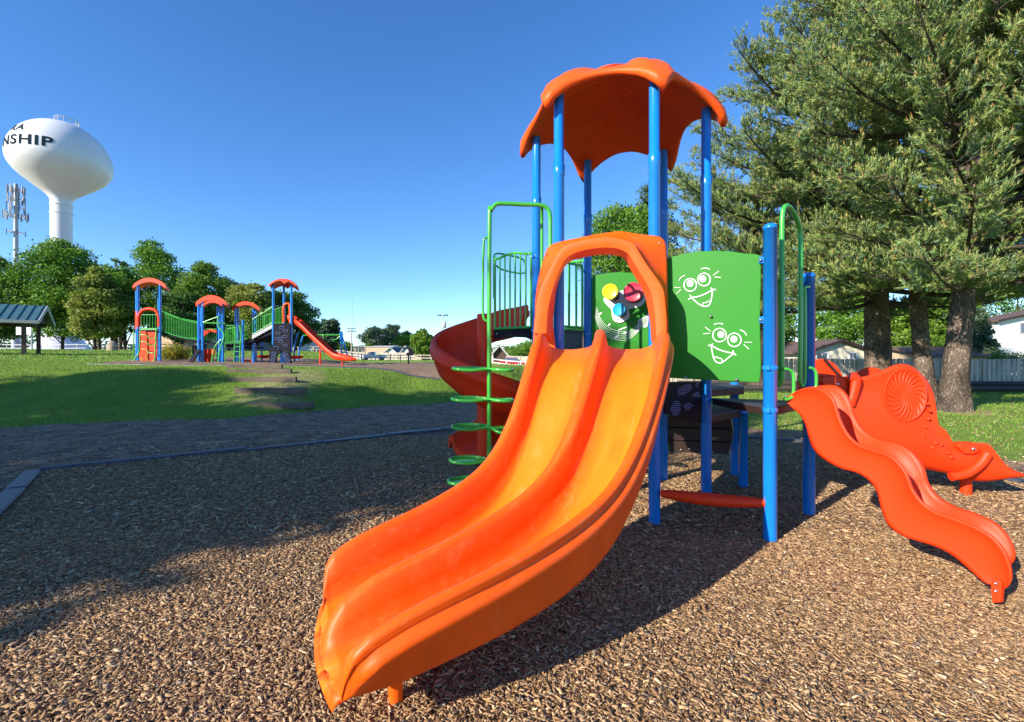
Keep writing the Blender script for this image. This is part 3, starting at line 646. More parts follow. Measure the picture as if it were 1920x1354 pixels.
# ---- polka-dot climbing panel between the two decks
pk, fn2 = panel([(1246, 716), (1318, 716), (1316, 793), (1300, 790), (1246, 776)], P4, P6, .0, .02, 'climbing_panel', 'black')
def inside(pts, x, y):
    c = False
    for i in range(len(pts)):
        (x0, y0), (x1, y1) = pts[i], pts[i-1]
        if (y0 > y) != (y1 > y) and x < (x1-x0)*(y-y0)/(y1-y0)+x0: c = not c
    return c
ZC = 1354/360.
for cl in ([(270, 190), (300, 160), (350, 150), (370, 170), (350, 205), (310, 225), (270, 232)], [(365, 230), (400, 205), (425, 215), (420, 250), (395, 245)], [(215, 330), (235, 280), (265, 268), (290, 290), (288, 350), (262, 375), (225, 365)], [(305, 295), (330, 285), (360, 282), (378, 305), (350, 330), (315, 330)], [(385, 165), (405, 140), (424, 150), (410, 180)]):
    mb = MB(); k = 0
    for iy in range(120, 390, 13):
        for ix in range(200, 430, 13):
            x = ix+(6 if (iy//13) % 2 else 0)
            if inside(cl, x, iy):
                c = [on_line(1200+(x+4.2*math.cos(R(a)))/ZC, 680+(iy+4.2*math.sin(R(a)))/ZC, P4, P6, .004) for a in range(0, 360, 45)]
                mb.prism(c, -fn2*.003); k += 1
    if k: mb.build('dot_pattern', M['dot'], pk)
# ---- balance beam
a = Vector((P4[0]+.04, P4[1]-.03, .31)); b_ = Vector((PD[0]-.055, PD[1]+.03, .34))
a = W(1240, 925, 4.46); b_ = W(1434, 943, 4.06)
mb = MB(); n = 24; rings = []
d = (b_-a).normalized(); sdv = d.cross(Vector((0, 0, 1))).normalized()
for i in range(n+1):
    t = i/n; c = a.lerp(b_, t)+Vector((0, 0, -.015*math.sin(math.pi*t))); rr = .062*(.62+.55*math.sin(math.pi*min(max(t, .02), .98))**.6)
    rings.append([c+sdv*rr*math.cos(2*math.pi*k/20)+Vector((0, 0, rr*.8*math.sin(2*math.pi*k/20))) for k in range(20)])
mb.loft(rings); beam = mb.build('balance_beam', M['red'], PS)
mb = MB(); mb.box(b_+Vector((.005, 0, 0)), (.014, .07, .15), rz=-.5); mb.build('end_bracket', M['red'], beam, bevel=.004)
# ---- double slide (centre line and heights fitted to the picture's rims)
p0 = np.array([.821, 4.30]); p3 = np.array([-.846, 2.145]); t0 = np.array([math.cos(-1.66), math.sin(-1.66)]); t1 = np.array([math.cos(-2.731), math.sin(-2.731)])
NS = 120; s = np.linspace(0, 1, NS)[:, None]
b1 = p0+1.35*t0; b2 = p3-.03*t1
PC = (1-s)**3*p0+3*s*(1-s)**2*b1+3*s*s*(1-s)*b2+s**3*p3
LL = np.r_[0, np.cumsum(np.linalg.norm(np.diff(PC, axis=0), axis=1))]
TT = np.gradient(PC, axis=0); TT /= np.linalg.norm(TT, axis=1)[:, None]; k_ = 12
pad = np.pad(TT, ((k_, k_), (0, 0)), 'edge'); TT = np.stack([np.convolve(pad[:, i], np.ones(2*k_+1)/(2*k_+1), 'valid') for i in (0, 1)], 1); TT /= np.linalg.norm(TT, axis=1)[:, None]
NN = np.stack([TT[:, 1], -TT[:, 0]], 1); S1 = s[:, 0]
zk = np.interp(S1, [0, .07, .13, .19, .25, .31, .38, .475, .6, .8, .92, 1], [1.735, 1.725, 1.67, 1.50, 1.24, .98, .76, .64, .55, .45, .37, .35])
def smarr(z, k=5):
    p = np.pad(z, (k, k), 'reflect', reflect_type='odd'); return np.convolve(p, np.ones(2*k+1)/(2*k+1), 'valid')
zk = smarr(smarr(zk, 6), 5)
wd = .565-.13*S1; rh = np.interp(S1, [0, .35, .8, .88, .93, .97, 1], [.112, .12, .125, .12, .095, .025, -.065]); depth = np.interp(S1, [0, .07, .25, .8, .93, 1], [.03, .09, .18, .14, .085, .095])
mh = np.interp(S1, [0, .03, .1, .3, .8, .9, .96, 1], [.14, .14, .10, .09, .09, .07, -.01, -.092])
rings = []
for i in range(NS):
    w = wd[i]*(1-.13*max(0, (S1[i]-.9)/.1)**2.5); z = zk[i]; bz = z-depth[i]; rt_ = z+rh[i]; mt = z+mh[i]; e = S1[i]; iw = np.interp(e, [0, .5, .8, .92, 1], [0, .02, .07, .11, .06]); hb = np.interp(e, [0, .1, .3, .6, .8, .88, .94, 1], [.16, .18, .14, .12, .09, .06, .03, .012])
    half = [(0, mt), (.022, mt-.004), (.042, mt-.03), (.055, bz+(mt-bz)*.45), (.075, bz+(mt-bz)*.12), (.11, bz+.003), (w*.36, bz-.012), (w*.48, bz-.018), (w-.19, bz-.012), (w-.13, bz+.004), (w-.098, bz+(rt_-bz)*.14), (w-.078, bz+(rt_-bz)*.45), (w-.058, rt_-.035), (w-.035, rt_-.006), (w-.012, rt_), (w+.012, rt_-.01), (w+.018, rt_-.03),
            (w+.008, rt_-.055), (w+.012, rt_-.07), (w+.036, rt_-.082), (w+.046, rt_-.105), (w+.04, rt_-.135), (w+.018, rt_-.15), (w+.008-iw*.15, rt_-.17), (w+.0-iw*.4, bz-hb*.3), (w-.02-iw*.9, bz-hb*.75), (w-.06-iw*1.1, bz-hb), (w-.13-iw*.8, bz-hb*1.0), (w-.22-iw*.3, bz-hb*.8), (w*.3, bz-.07), (.05, bz-.06)]
    if e > .86:            # the outer ledge fades towards the lip
        q = float(smooth((e-.86)/.09)); h2 = []
        for j, (o_, zz2) in enumerate(half):
            if 17 <= j <= 24: zz2 = zz2*(1-q)+(rt_-.03-(rt_-.03-bz+hb*.5)*(j-16)/9)*q; o_ = o_*(1-q)+(w+.012-.003*(j-16))*q
            h2.append((o_, zz2))
        half = h2
    sec = [(o_, zz2) for o_, zz2 in half]+[(-o_, zz2) for o_, zz2 in half[::-1][:-1]]
    fwd = .04*float(smooth((e-.86)/.14)); rings.append([Vector((PC[i, 0]+NN[i, 0]*o_+TT[i, 0]*fwd*max(-.3, 1-(o_/w)**2), PC[i, 1]+NN[i, 1]*o_+TT[i, 1]*fwd*max(-.3, 1-(o_/w)**2), zz2)) for o_, zz2 in sec])
# rounded lip
tl = Vector((TT[-1, 0], TT[-1, 1], 0))
last = rings[-1]; cz = zk[-1]-depth[-1]-.035
cz = zk[-1]-depth[-1]-.035
for an_ in (18, 36, 54, 70, 82, 90):
    cc = Vector((PC[-1, 0], PC[-1, 1], cz)); nr = []
    for v in last:
        p = v.copy(); p.z = cz+(v.z-cz)*math.cos(R(an_)); q_ = cc+(p-cc)*(1-.03*(1-math.cos(R(an_)))); q_.z = p.z; q_ += tl*(.03*math.sin(R(an_))); nr.append(q_)
    rings.append(nr)
mb = MB(); mb.loft(rings, True, False, True); dslide = mb.build('double_slide', M['orange_sunlit_scuffed'], PS)
nsec = len(rings[0]); nh = 32; sunlit_bed = np.zeros(len(dslide.data.vertices), np.float32)
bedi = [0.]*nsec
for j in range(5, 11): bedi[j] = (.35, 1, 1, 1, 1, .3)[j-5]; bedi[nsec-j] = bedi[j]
for i in range(len(rings)): sunlit_bed[i*nsec:(i+1)*nsec] = bedi
for nm_, vals in (('along', np.repeat(np.minimum(np.arange(len(rings)), NS-1)/NS*9., nsec)), ('across', np.tile(np.array([o_ for o_, _ in sec])*26., len(rings)))):
    at = dslide.data.attributes.new(nm_, 'FLOAT', 'POINT'); at.data.foreach_set('value', vals.astype(np.float32))
at = dslide.data.attributes.new('sunlit_bed', 'FLOAT', 'POINT'); at.data.foreach_set('value', sunlit_bed)  # bed mask for the painted-in sunlit yellow
# foot pads moulded at the exits
mb = MB(); lp = G(742, 1316); mb.lathe((lp.x, lp.y, -.2), [(.033, 0), (.033, .44), (.028, .5)], 20); mb.build('slide_leg', M['orange'], dslide)
# ---- entrance hood of the double slide
def hp(px, py, off): return on_line(px, py, P2, P4, off)
outer = [(1002, 640), (1003, 600), (1004, 560), (1010, 520), (1020, 483), (1026, 466), (1038, 457), (1060, 451), (1085, 446), (1110, 441), (1140, 436), (1165, 434), (1190, 438), (1215, 441), (1234, 443), (1245, 450), (1249, 463), (1251, 500), (1252, 560), (1253, 610), (1254, 660)]
fo = [(1003, 625), (1006, 590), (1011, 555), (1023, 525), (1037, 498), (1048, 476), (1062, 463), (1085, 455), (1110, 450), (1135, 447), (1160, 449), (1180, 455), (1188, 458), (1200, 478), (1214, 500), (1230, 522), (1243, 545), (1247, 575), (1249, 600), (1249, 620), (1249, 640)]
fi = [(1024, 625), (1026, 590), (1031, 560), (1039, 532), (1047, 510), (1056, 491), (1068, 479), (1087, 471), (1112, 466), (1138, 464), (1158, 466), (1172, 472), (1180, 478), (1192, 498), (1204, 518), (1214, 535), (1222, 552), (1227, 580), (1229, 600), (1230, 620), (1230, 640)]
bi = [(1037, 640), (1037, 600), (1040, 570), (1043, 545), (1050, 520), (1058, 502), (1070, 490), (1090, 484), (1115, 479), (1138, 478), (1155, 479), (1166, 482), (1172, 488), (1182, 505), (1193, 523), (1202, 538), (1209, 554), (1215, 580), (1218, 600), (1220, 620), (1221, 640)]
def rs(px, off, n=64): return [Vector(p) for p in resample(catmull([hp(x, y, off) for x, y in px], 4), n)]
def mixr(A, B, t): return [a*(1-t)+b*t for a, b in zip(A, B)]
A0 = rs(outer, .085); A1 = rs(outer, .115); FO = rs(fo, .36); FI = rs(fi, .36); BI = rs(bi, .10); FOb = rs(fo, .30)
def shrink(A, t, C_): return [a+(C_-a)*t for a in A]
cen = hp(1128, 560, .11)
A2 = shrink(A1, .03, cen+Vector((0, 0, 0))); A2 = [v+Vector((-.268, -.962, 0))*.012 for v in A2]
base = mixr(A2, FOb, .55); base = [v-Vector((-.268, -.962, 0))*.05 for v in base]
rg = [BI, A0, A1, A2, base, mixr(base, FOb, .55), FOb, [v+Vector((-.268, -.962, 0))*.035 for v in mixr(FOb, FO, .6)], mixr([v+Vector((-.268, -.962, 0))*.02 for v in FO], FI, .3), mixr([v+Vector((-.268, -.962, 0))*.02 for v in FO], FI, .7), FI, mixr(FI, BI, .12), mixr(FI, BI, .5), BI]
mb = MB(); V = [p for r in rg for p in r]; n = len(BI); Fs = []
for i in range(len(rg)-1):
    for k in range(n-1): Fs.append((i*n+k, i*n+k+1, (i+1)*n+k+1, (i+1)*n+k))
mb.add(V, Fs, True)
for k in (0, n-1): mb.add([r[k] for r in rg[:-1]], [tuple(range(len(rg)-1))])
hood = mb.build('slide_hood', M['orange'], PS, weld=True)
hood.modifiers.new('e', 'EDGE_SPLIT').split_angle = R(65)
for x, y in ((1236, 456), (1243, 520), (1245, 600), (1024, 478), (1010, 560), (1240, 640)): bolt(hp(x, y, .135), (-.268, -.962, 0), hood, .011)
# side plates that carry the hood down past the deck
for pl in ([(1240, 600), (1253, 600), (1256, 720), (1240, 712)], [(1003, 596), (1036, 600), (1044, 668), (1020, 690), (1000, 650)]):
    pts = [hp(x, y, .10) for x, y in pl]; mb = MB(); mb.prism(pts, (-.268*.03, -.962*.03, 0)); mb.build('side_plate', M['orange'], hood, bevel=.01)
# sill behind the beds
mb = MB(); a = hp(1036, 664, .06); b_ = hp(1225, 664, .06); mb.plank(Vector((a.x, a.y, 1.635)), Vector((b_.x, b_.y, 1.635)), .35, .03); mb.build('sill', M['orange'], dslide, bevel=.01)
# ---- wave slide off the right side of the square deck
nearT = [(1477, 745), (1490, 735), (1510, 727), (1530, 725), (1547, 731), (1563, 745), (1570, 765), (1578, 790), (1592, 815), (1612, 833), (1640, 843), (1668, 852), (1690, 870), (1704, 893), (1712, 915), (1730, 940), (1755, 958), (1790, 971), (1830, 987), (1862, 1005), (1884, 1030), (1895, 1058), (1898, 1085), (1890, 1100), (1880, 1106)]
nearB = [(1473, 752), (1485, 765), (1500, 778), (1510, 797), (1516, 820), (1526, 845), (1545, 862), (1575, 878), (1605, 886), (1630, 902), (1645, 925), (1652, 955), (1665, 985), (1690, 1004), (1715, 1013), (1745, 1022), (1775, 1035), (1800, 1053), (1825, 1075), (1845, 1092), (1862, 1098), (1875, 1107)]
farT = [(1522, 727), (1545, 722), (1567, 723), (1585, 735), (1597, 755), (1604, 780), (1620, 805), (1645, 821), (1675, 828), (1700, 838), (1720, 855), (1735, 880), (1742, 905), (1760, 930), (1790, 948), (1830, 962), (1865, 978), (1888, 1000), (1902, 1025), (1905, 1045), (1900, 1055)]
nA, nB_ = (2.46, 4.20), (3.07, 2.83); fA, fB = (2.90, 4.42), (3.40, 3.08)
K = 90
NT_ = resample(catmull([on_line(x, y, nA, nB_) for x, y in nearT], 4), K); NB2 = resample(catmull([on_line(x, y, nA, nB_) for x, y in nearB], 4), K); FT = resample(catmull([on_line(x, y, fA, fB) for x, y in farT], 4), K)
wave = MB(); rgs = []
across = Vector((fA[0]-nA[0], fA[1]-nA[1], 0)).normalized()
for i in range(K):
    t = Vector(NT_[i]); bt = Vector(NB2[i]); ft = Vector(FT[i]); H = (t-bt).length; endf = min(1, (K-1-i)/14.)
    fb = ft+(bt-t)
    bed = .34*endf+.25*(1-endf)
    o_ = across
    bn = t.lerp(bt, .42+.1*(1-endf)); bf = ft.lerp(fb, .45)
    r_ = [t+o_*.0, t-o_*.012+(bt-t)*.05, t-o_*.0+(bt-t)*.10, t.lerp(bt, .3)+o_*.012, t.lerp(bt, .6)+o_*.010, t.lerp(bt, .9)+o_*.004, bt, bt+o_*.02+(t-bt)*.05, bn+o_*.035+(bt-t)*.14, bn.lerp(bf, .5)+(bt-t)*.14, bf-o_*.035+(bt-t)*.14, fb-o_*.02+(ft-fb)*.05, fb, fb.lerp(ft, .5)+o_*.01, ft+o_*.012+(fb-ft)*.06, ft, ft-o_*.02+(fb-ft)*.03, ft-o_*.025+(fb-ft)*.12, bf-o_*.05, bf-o_*.09+(bt-t)*.06, bn.lerp(bf, .5)+(bt-t)*.07, bn+o_*.09+(bt-t)*.06, bn+o_*.05, t+o_*.03+(bt-t)*.14, t+o_*.022+(bt-t)*.03]
    rgs.append(r_)
wave.loft(rgs, True, True, True); ws = wave.build('wave_slide', M['red'], PS)
lg = MB(); f0 = on_line(1866, 1128, nA, nB_, .012); f1 = on_line(1866, 1094, nA, nB_, .012)
fo_ = [on_line(x, y, nA, nB_, .014) for x, y in ((1857, 1094), (1861, 1088), (1871, 1087), (1878, 1093), (1876, 1130), (1860, 1130))]
lg.prism(fo_, (.03, .008, 0)); leg = lg.build('slide_leg', M['red'], ws, bevel=.004)
for y in (1094, 1108): bolt(on_line(1867, y, nA, nB_, .018), (-.9, -.4, 0), leg, .011)
bolt(on_line(1475, 742, nA, nB_, .02), (-.9, -.4, 0), ws, .012)
# ---- arched rails at the wave slide entrance
def en(px, py, Y): return W(px, py, Y)
mb = MB(); Yn = 4.22; Yf = 4.50
mb.tube(catmull([W(1466, 715, Yn), W(1466, 600, Yn), W(1466, 440, Yn), W(1467, 405, Yn), W(1469, 392, Yn), (W(1474, 386, 4.26)), W(1480, 388, 4.30), W(1490, 402, 4.38), W(1497, 420, 4.46), W(1500, 436, Yf), W(1501, 480, Yf), W(1501, 620, Yf), W(1500, 715, Yf)], 4), .0215, 12)
mb.tube(catmull([W(1466, 715, Yn), W(1462, 724, Yn+.02), W(1459, 716, Yn+.03), W(1458, 690, Yn+.03), W(1458, 560, Yn+.03), W(1459, 528, Yn+.03), W(1452, 526, Yn-.03)], 4), .014, 10)
mb.tube(catmull([W(1500, 715, Yf), W(1504, 724, Yf+.02), W(1509, 716, Yf+.04), W(1510, 690, Yf+.04), W(1510, 560, Yf+.04), W(1509, 540, Yf+.04), W(1517, 538, Yf+.1)], 4), .014, 10)
ar = mb.build('entrance_arch', M['green'], PS)
mb = MB(); mb.tube(catmull([W(1425, 574, 5.0), W(1450, 566, 5.0), W(1480, 566, 5.0), W(1508, 575, 5.0)], 4), .013, 8)
mb.tube([W(1425, 574, 5.0), W(1425, 720, 5.0)], .013, 8); mb.tube([W(1508, 575, 5.0), W(1508, 718, 5.0)], .013, 8)
for px in (1442, 1459, 1476, 1492): mb.tube([W(px, 568, 5.0), W(px, 712, 5.0)], .009, 6)
mb.tube([W(1425, 712, 5.0), W(1508, 712, 5.0)], .012, 8)
for (x0, y0, Yh_) in ((1468, 692, 4.12), (1516, 690, 4.52)):
    hb_ = MB(); sc_ = 1 if x0 < 1500 else .72
    hb_.tube(catmull([W(x0, y0, Yh_), W(x0+8*sc_, y0, Yh_), W(x0+17*sc_, y0+5, Yh_), W(x0+20*sc_, y0+15, Yh_), W(x0+20*sc_, y0+42*sc_, Yh_), W(x0+17*sc_, y0+52*sc_, Yh_), W(x0+8*sc_, y0+57*sc_, Yh_), W(x0+2*sc_, y0+56*sc_, Yh_)], 4), .014, 10)
    hb_.build('grab_handle', M['green'], PS)
# ---- roll slide with the sun disc, off the low landing
rA, rB = (3.30, 5.62), (5.85, 5.12)
rtop = [(1534, 700), (1555, 702), (1580, 706), (1605, 708), (1628, 704), (1655, 694), (1675, 685), (1692, 682), (1708, 686), (1722, 696), (1737, 713), (1748, 735), (1753, 760), (1756, 785), (1760, 797), (1770, 804), (1778, 815), (1785, 827), (1800, 829), (1830, 830), (1852, 832), (1862, 842), (1874, 858), (1888, 873), (1905, 883), (1925, 890)]
rbot = [(1534, 760), (1560, 800), (1590, 830), (1620, 855), (1660, 873), (1700, 882), (1745, 883), (1775, 888), (1800, 893), (1830, 903), (1860, 905), (1890, 901), (1910, 897), (1926, 894)]
K = 100
RT = resample(catmull([on_line(x, y, rA, rB) for x, y in rtop], 4), K); RB = resample(catmull([on_line(x, y, rA, rB) for x, y in rbot], 4), K)
back = Vector((.19, .98, 0)).normalized(); rgs = []
for i in range(K):
    t = Vector(RT[i]); bt = Vector(RB[i]); u = i/(K-1); H = (t-bt).length
    bul = .07*math.sin(math.pi*min(1, u*1.25))*min(1, H/.5) if u < .8 else 0
    wdt = .62 if u < .85 else .62+.05*math.sin((u-.85)/.15*math.pi)
    if u > .96: wdt *= math.sqrt(max(.05, (1-u)/.04))*.6+.4
    z_f = bt.z+H*.55
    o_ = -back
    r_ = [t, t+o_*.02+Vector((0, 0, -.012)), t+o_*.022+(bt-t)*.07, t.lerp(bt, .15)+o_*(.006), t.lerp(bt, .35)+o_*(.02+bul*.4), t.lerp(bt, .6)+o_*(.02+bul*.9), t.lerp(bt, .85)+o_*(bul*.7), bt+back*.05, bt+back*.2+Vector((0, 0, -.02)), bt+back*(wdt-.1)+Vector((0, 0, -.0)), bt+back*wdt+Vector((0, 0, .1*min(1, H/.3))), t*1+back*wdt+Vector((0, 0, -.05*min(1, H/.4))), t+back*(wdt-.03)+Vector((0, 0, -.06*min(1, H/.4))), bt.lerp(t, .3)+back*(wdt-.08), bt.lerp(t, .2)+back*(wdt*.5), bt.lerp(t, .3)+back*.1, t.lerp(bt, .3)+back*.04, t+back*.025+Vector((0, 0, -.01))]
    rgs.append(r_)
mb = MB(); mb.loft(rgs, True, True, True); rs_ = mb.build('roll_slide', M['red'], PS)
# sun disc relief
def rp(px, py, off): return on_line(px, py, rA, rB, off)
mb = MB(); rgd = []
dn = (on_line(1700, 740, rA, rB, .1)-on_line(1700, 740, rA, rB, 0)); dn = Vector((-.19, -.98, 0))
cxd, cyd, rxd, ryd = 1698, 741, 41, 51
for q, off in ((1.04, .0), (1.02, .062), (.985, .085), (.95, .088), (.93, .074), (.5, .085), (.02, .088)):
    rgd.append([on_line(cxd+rxd*q*math.cos(R(a)), cyd+ryd*q*math.sin(R(a)), rA, rB, off) for a in range(0, 360, 6)])
mb.loft(rgd, True, True, True); sdsc = mb.build('sun_disc', M['red'], rs_)
for k in range(22):
    a0 = k*360/22; pts = []
    for j in range(7):
        q = .22+.66*j/6; a = a0+26*(j/6)**1.3
        pts.append(on_line(cxd+rxd*q*math.cos(R(a)), cyd+ryd*q*math.sin(R(a)), rA, rB, .086))
    mb = MB() if k == 0 else mb; mb.tube(catmull(pts, 2), [.006+.008*math.sin(math.pi*min(1, i_/12)) for i_ in range(13)], 6)
mb.build('sun_rays', M['red'], rs_)
for px, py, r_ in ((1741, 770, .018), (1738, 785, .022), (1733, 800, .018), (1728, 815, .02), (1733, 828, .024), (1745, 838, .022), (1752, 830, .02), (1763, 833, .018), (1775, 848, .018), (1780, 857, .02), (1737, 757, .015), (1726, 811, .015)):
    mb = MB(); mb.lathe(on_line(px, py, rA, rB, .03), [(r_*1.3, 0), (r_, .03), (r_*.6, .042), (.001, .046)], 10, axis=dn); mb.build('moulded_bump', M['red'], rs_)
for (x0, y0, x1, y1) in ((1540, 706, 1585, 733), (1796, 830, 1838, 852)):
    mb = MB(); pts = [rp(x, y, .07) for x, y in [(x0, y0+4), (x0+8, y0), (x1-12, y0)]+arc_px(x1-12, (y0+y1)/2, 12, (y1-y0)/2, -90, 90, 6)+[(x0+14, y1), (x0, y0+9)]]
    mb.prism(pts, -dn*.09); fl = mb.build('flange', M['red'], rs_, bevel=.015, bseg=3); bolt(rp((x0+x1)/2+8, (y0+y1)/2+1, .078), dn, fl, .02)
mb = MB(); cpn = [rp(x, y, .05) for x, y in ((1594, 706), (1604, 712), (1600, 735), (1592, 760))]; mb.tube(catmull(cpn, 4), .06, 12); mb.build('joint_rib', M['red'], rs_); mb = MB(); mb.tube(catmull([rp(x, y, .05) for x, y in ((1852, 850), (1838, 870), (1812, 888), (1782, 894))], 4), .05, 12); mb.build('joint_rib', M['red'], rs_)
lg = MB(); q = G(1811, 928); lg.lathe((q.x, q.y, -.2), [(.055, 0), (.055, .42)], 18); lg.build('slide_leg', M['red'], rs_)
# the landing's far slide wall
mb = MB(); hump = [(1527, 712), (1527, 676), (1540, 673), (1552, 674), (1566, 682), (1576, 694), (1582, 706)]
mb.prism([W(x, y, 6.15) for x, y in hump], (.02, .07, 0)); hw = mb.build('side_wall', M['red'], PS, bevel=.02, bseg=3)
mb = MB(); mb.tube([W(1546, 674, 6.14), W(1560, 690, 6.14), W(1572, 703, 6.14)], .02, 8); mb.build('seam', M['brown'], hw)
# ---- spiral slide
ax_ = Vector((-.40, 6.62, 0)); mb = MB(); rings = []
A0_, A1_ = 30, 500; N = 150
for i in range(N):
    a = A0_+(A1_-A0_)*i/(N-1); zb = float(np.interp(a, [30, 75, 180, 270, 360, 430, 500], [2.0, 1.93, 1.47, 1.03, .67, .38, .20])); ar_ = R(a)
    er = Vector((math.cos(ar_), math.sin(ar_), 0)); ow = .44
    if a > 430: ow = .44-.22*smooth((a-430)/70)
    if a < 60: ow = .44-.02*(60-a)/30
    prof = [(.07, .13), (.085, .10), (.11, .03), (.2, -.015), (.38, -.02), (.52, .02), (.61, .1), (.66, .24), (.68, ow-.03), (.70, ow), (.735, ow+.004), (.755, ow-.03), (.75, ow-.075), (.775, ow-.10), (.77, ow-.17), (.735, ow-.20), (.71, .14), (.66, .02), (.56, -.06), (.38, -.085), (.2, -.075), (.08, -.03)]
    rings.append([ax_+er*r_+Vector((0, 0, zb+z_)) for r_, z_ in prof])
mb.loft(rings, True, True, True); sps = mb.build('spiral_slide', M['red'], PS)
mb = MB(); mb.lathe((ax_.x, ax_.y, 0), [(.105, .18), (.105, 2.22), (.10, 2.24), (.05, 2.25)], 24); mb.lathe((ax_.x, ax_.y, 0), [(.04, -.2), (.04, .2)], 16); mb.build('center_column', M['red'], sps)
# ---- pod climber
PO = Vector((-.235, 4.72, 0))
mb = MB(); zt = EYE+(YH-381)/F*4.72
mb.tube(catmull([PO+Vector((0, 0, -.2)), PO+Vector((0, 0, 1)), PO+Vector((.004, 0, zt-.22)), PO+Vector((.02, 0, zt-.08)), PO+Vector((.075, 0, zt-.012)), PO+Vector((.16, .015, zt)), PO+Vector((.35, .04, zt)), PO+Vector((.53, .06, zt)), PO+Vector((.60, .07, zt-.03)), PO+Vector((.63, .075, zt-.1)), PO+Vector((.635, .08, zt-.3)), PO+Vector((.635, .08, 1.7))], 6), .022, 12)
mb.tube(catmull([PO+Vector((.50, .055, zt)), W(1015, 388, 4.9), W(1016, 420, 5.0), W(1016, 640, 5.0)], 3), .018, 10)
mb.tube(catmull([W(914, 446, 4.72), W(909, 447, 4.72), W(907, 455, 4.72), W(906, 480, 4.72), W(905, 560, 4.72), W(906, 590, 4.72), W(909, 600, 4.72), W(916, 602, 4.72)], 4), .013, 8)
pc = mb.build('pod_climber', M['green'], PS)
for zp, flip, w1, w2 in ((1.495, 0, .37, .24), (1.185, 0, .38, .24), (.90, 1, .38, .24), (.56, 0, .40, .22), (.345, 0, .42, .2)):
    mb = MB(); c = PO.copy(); c.z = zp
    out = catmull([c+Vector((0, -.03, 0)), c+Vector((-w1*.45, -.10, -.01)), c+Vector((-w1*.85, -.10, 0)), c+Vector((-w1, -.0, .008)), c+Vector((-w1*.8, .10, .01)), c+Vector((-w1*.4, .12, .01)), c+Vector((0, .05, .0)), c+Vector((w2*.4, .12, -.01-.03*flip)), c+Vector((w2*.9, .1, -.01-.04*flip)), c+Vector((w2, 0, -.01-.05*flip)), c+Vector((w2*.9, -.1, -.01-.05*flip)), c+Vector((w2*.4, -.1, -.005-.03*flip))], 4, True)
    mb.tube(out, .017, 10, closed=True)
    pod = mb.build('step_pod', M['green'], pc)
    mb = MB()
    for lx in np.linspace(-w1*.9, w2*.85, 15):
        hw_ = .09 if abs(lx) > .06 else .03
        mb.box(c+Vector((lx, 0.005, 0)), (.012, hw_*2, .006))
    for ly in (-.06, -.03, 0, .03, .06): mb.box(c+Vector((-(w1-w2)/2, ly+.003, 0.001)), ((w1+w2)*.88, .012, .0055))
    mb.build('tread', M['green'], pc)
# far climber glimpsed under the low landing
mb = MB(); mb.tube([W(1250, 760, 8.2), W(1252, 845, 8.2)], .03, 8); mb.build('climber_rail', M['green'], PS)
mb = MB(); mb.tube(catmull([W(1350, 846, 6.8), W(1362, 838, 6.7), W(1372, 848, 6.6), W(1372, 860, 6.6)], 4), .035, 8); mb.build('climber_rail', M['green'], PS)
# ---------------------------------------------------------------- edging timbers
def edging(name, a, b_, label, group, gap=.015, w=.15, hh=.055, L=1.22):
    a = Vector(a); b_ = Vector(b_); d = (b_-a); n = max(1, round(d.length/L)); step = d/n
    first = None
    rz = math.atan2(d.y, d.x); l = step.length-gap
    for i in range(n):
        c = a+step*(i+.5)
        if first is None:
            mb = MB(); sec = [(-w/2, -.1), (-w/2, hh*.7), (-w/2+.02, hh), (w/2-.02, hh), (w/2, hh*.7), (w/2, -.1)]
            mb.prism([(-l/2, y, z) for y, z in sec], (l, 0, 0)); mb.box((l/2-.02, 0, hh*.55), (.05, w*.5, hh))
            first = mb.build(name, M['edging'], None, bevel=.006); o = first
        else: o = first.copy(); C.objects.link(o)
        o.location = (c.x, c.y, gz(c.x, c.y)+random.uniform(-.008, .006)); o.rotation_euler = (random.uniform(-.03, .03), random.uniform(-.008, .008), rz+random.uniform(-.012, .012))
        tag(o, label, 'edging', group)
edging('edging_timber', (-6.68, 6.5), (.5, 11.77), 'black plastic edging strip in the long row between wood chips and dirt path', 'edging along the dirt path')
edging('edging_timber', (-6.72, 6.45), (-3.9, 2.9), 'bluish plastic edging strip at the near corner of the chip bed', 'edging at the near corner', w=.19)
edging('edging_timber', (3.1, 10.05), (5.8, 8.8), 'dark edging strip behind the blue posts under the deck', 'edging behind the structure')
edging('edging_timber', (5.85, 8.7), (6.55, 5.9), 'dark edging strip beside the end of the roll slide', 'edging beside the roll slide')
edging('edging_timber', (.6, 11.7), (3.0, 10.15), 'dark edging strip behind the play structure, seen under its deck', 'edging under the deck view')
edging('edging_timber', (6.58, 5.8), (8.5, 1.), 'dark edging strip closing the bed outside the wave slide', 'edging outside the wave slide')
# ---------------------------------------------------------------- timber steps in the bank
stp = [((430, 699), (526, 698), 18.2, 'topmost timber step on the grass bank'), ((431, 712), (543, 706), 17.2, 'second timber step from the top of the grass bank'), ((434, 722), (552, 716), 16.2, 'middle timber step of the five on the grass bank'), ((446, 735), (570, 728), 15.1, 'second timber step from the bottom of the grass bank'), ((458, 748), (584, 739), 14.1, 'bottom timber step on the grass bank, in shade')]
for (a, b_, Y, lab) in stp:
    A = W(a[0], a[1], Y-.1); B = W(b_[0], b_[1], Y+.1)
    zg = (gz(A.x, A.y)+gz(B.x, B.y))/2
    mb = MB(); d = (B-A); L = math.hypot(d.x, d.y); rz = math.atan2(d.y, d.x)
    mb.box((0, 0, 0), (L+.15, .17, .20)); o = mb.build('timber_step', M['oldwood'], None, bevel=.012)
    m_ = (A+B)/2; o.location = (m_.x, m_.y, gz(m_.x, m_.y)+.05); o.rotation_euler = (0, random.uniform(-.02, .02), rz)
    tag(o, lab, 'timber step', 'timber steps in the bank')
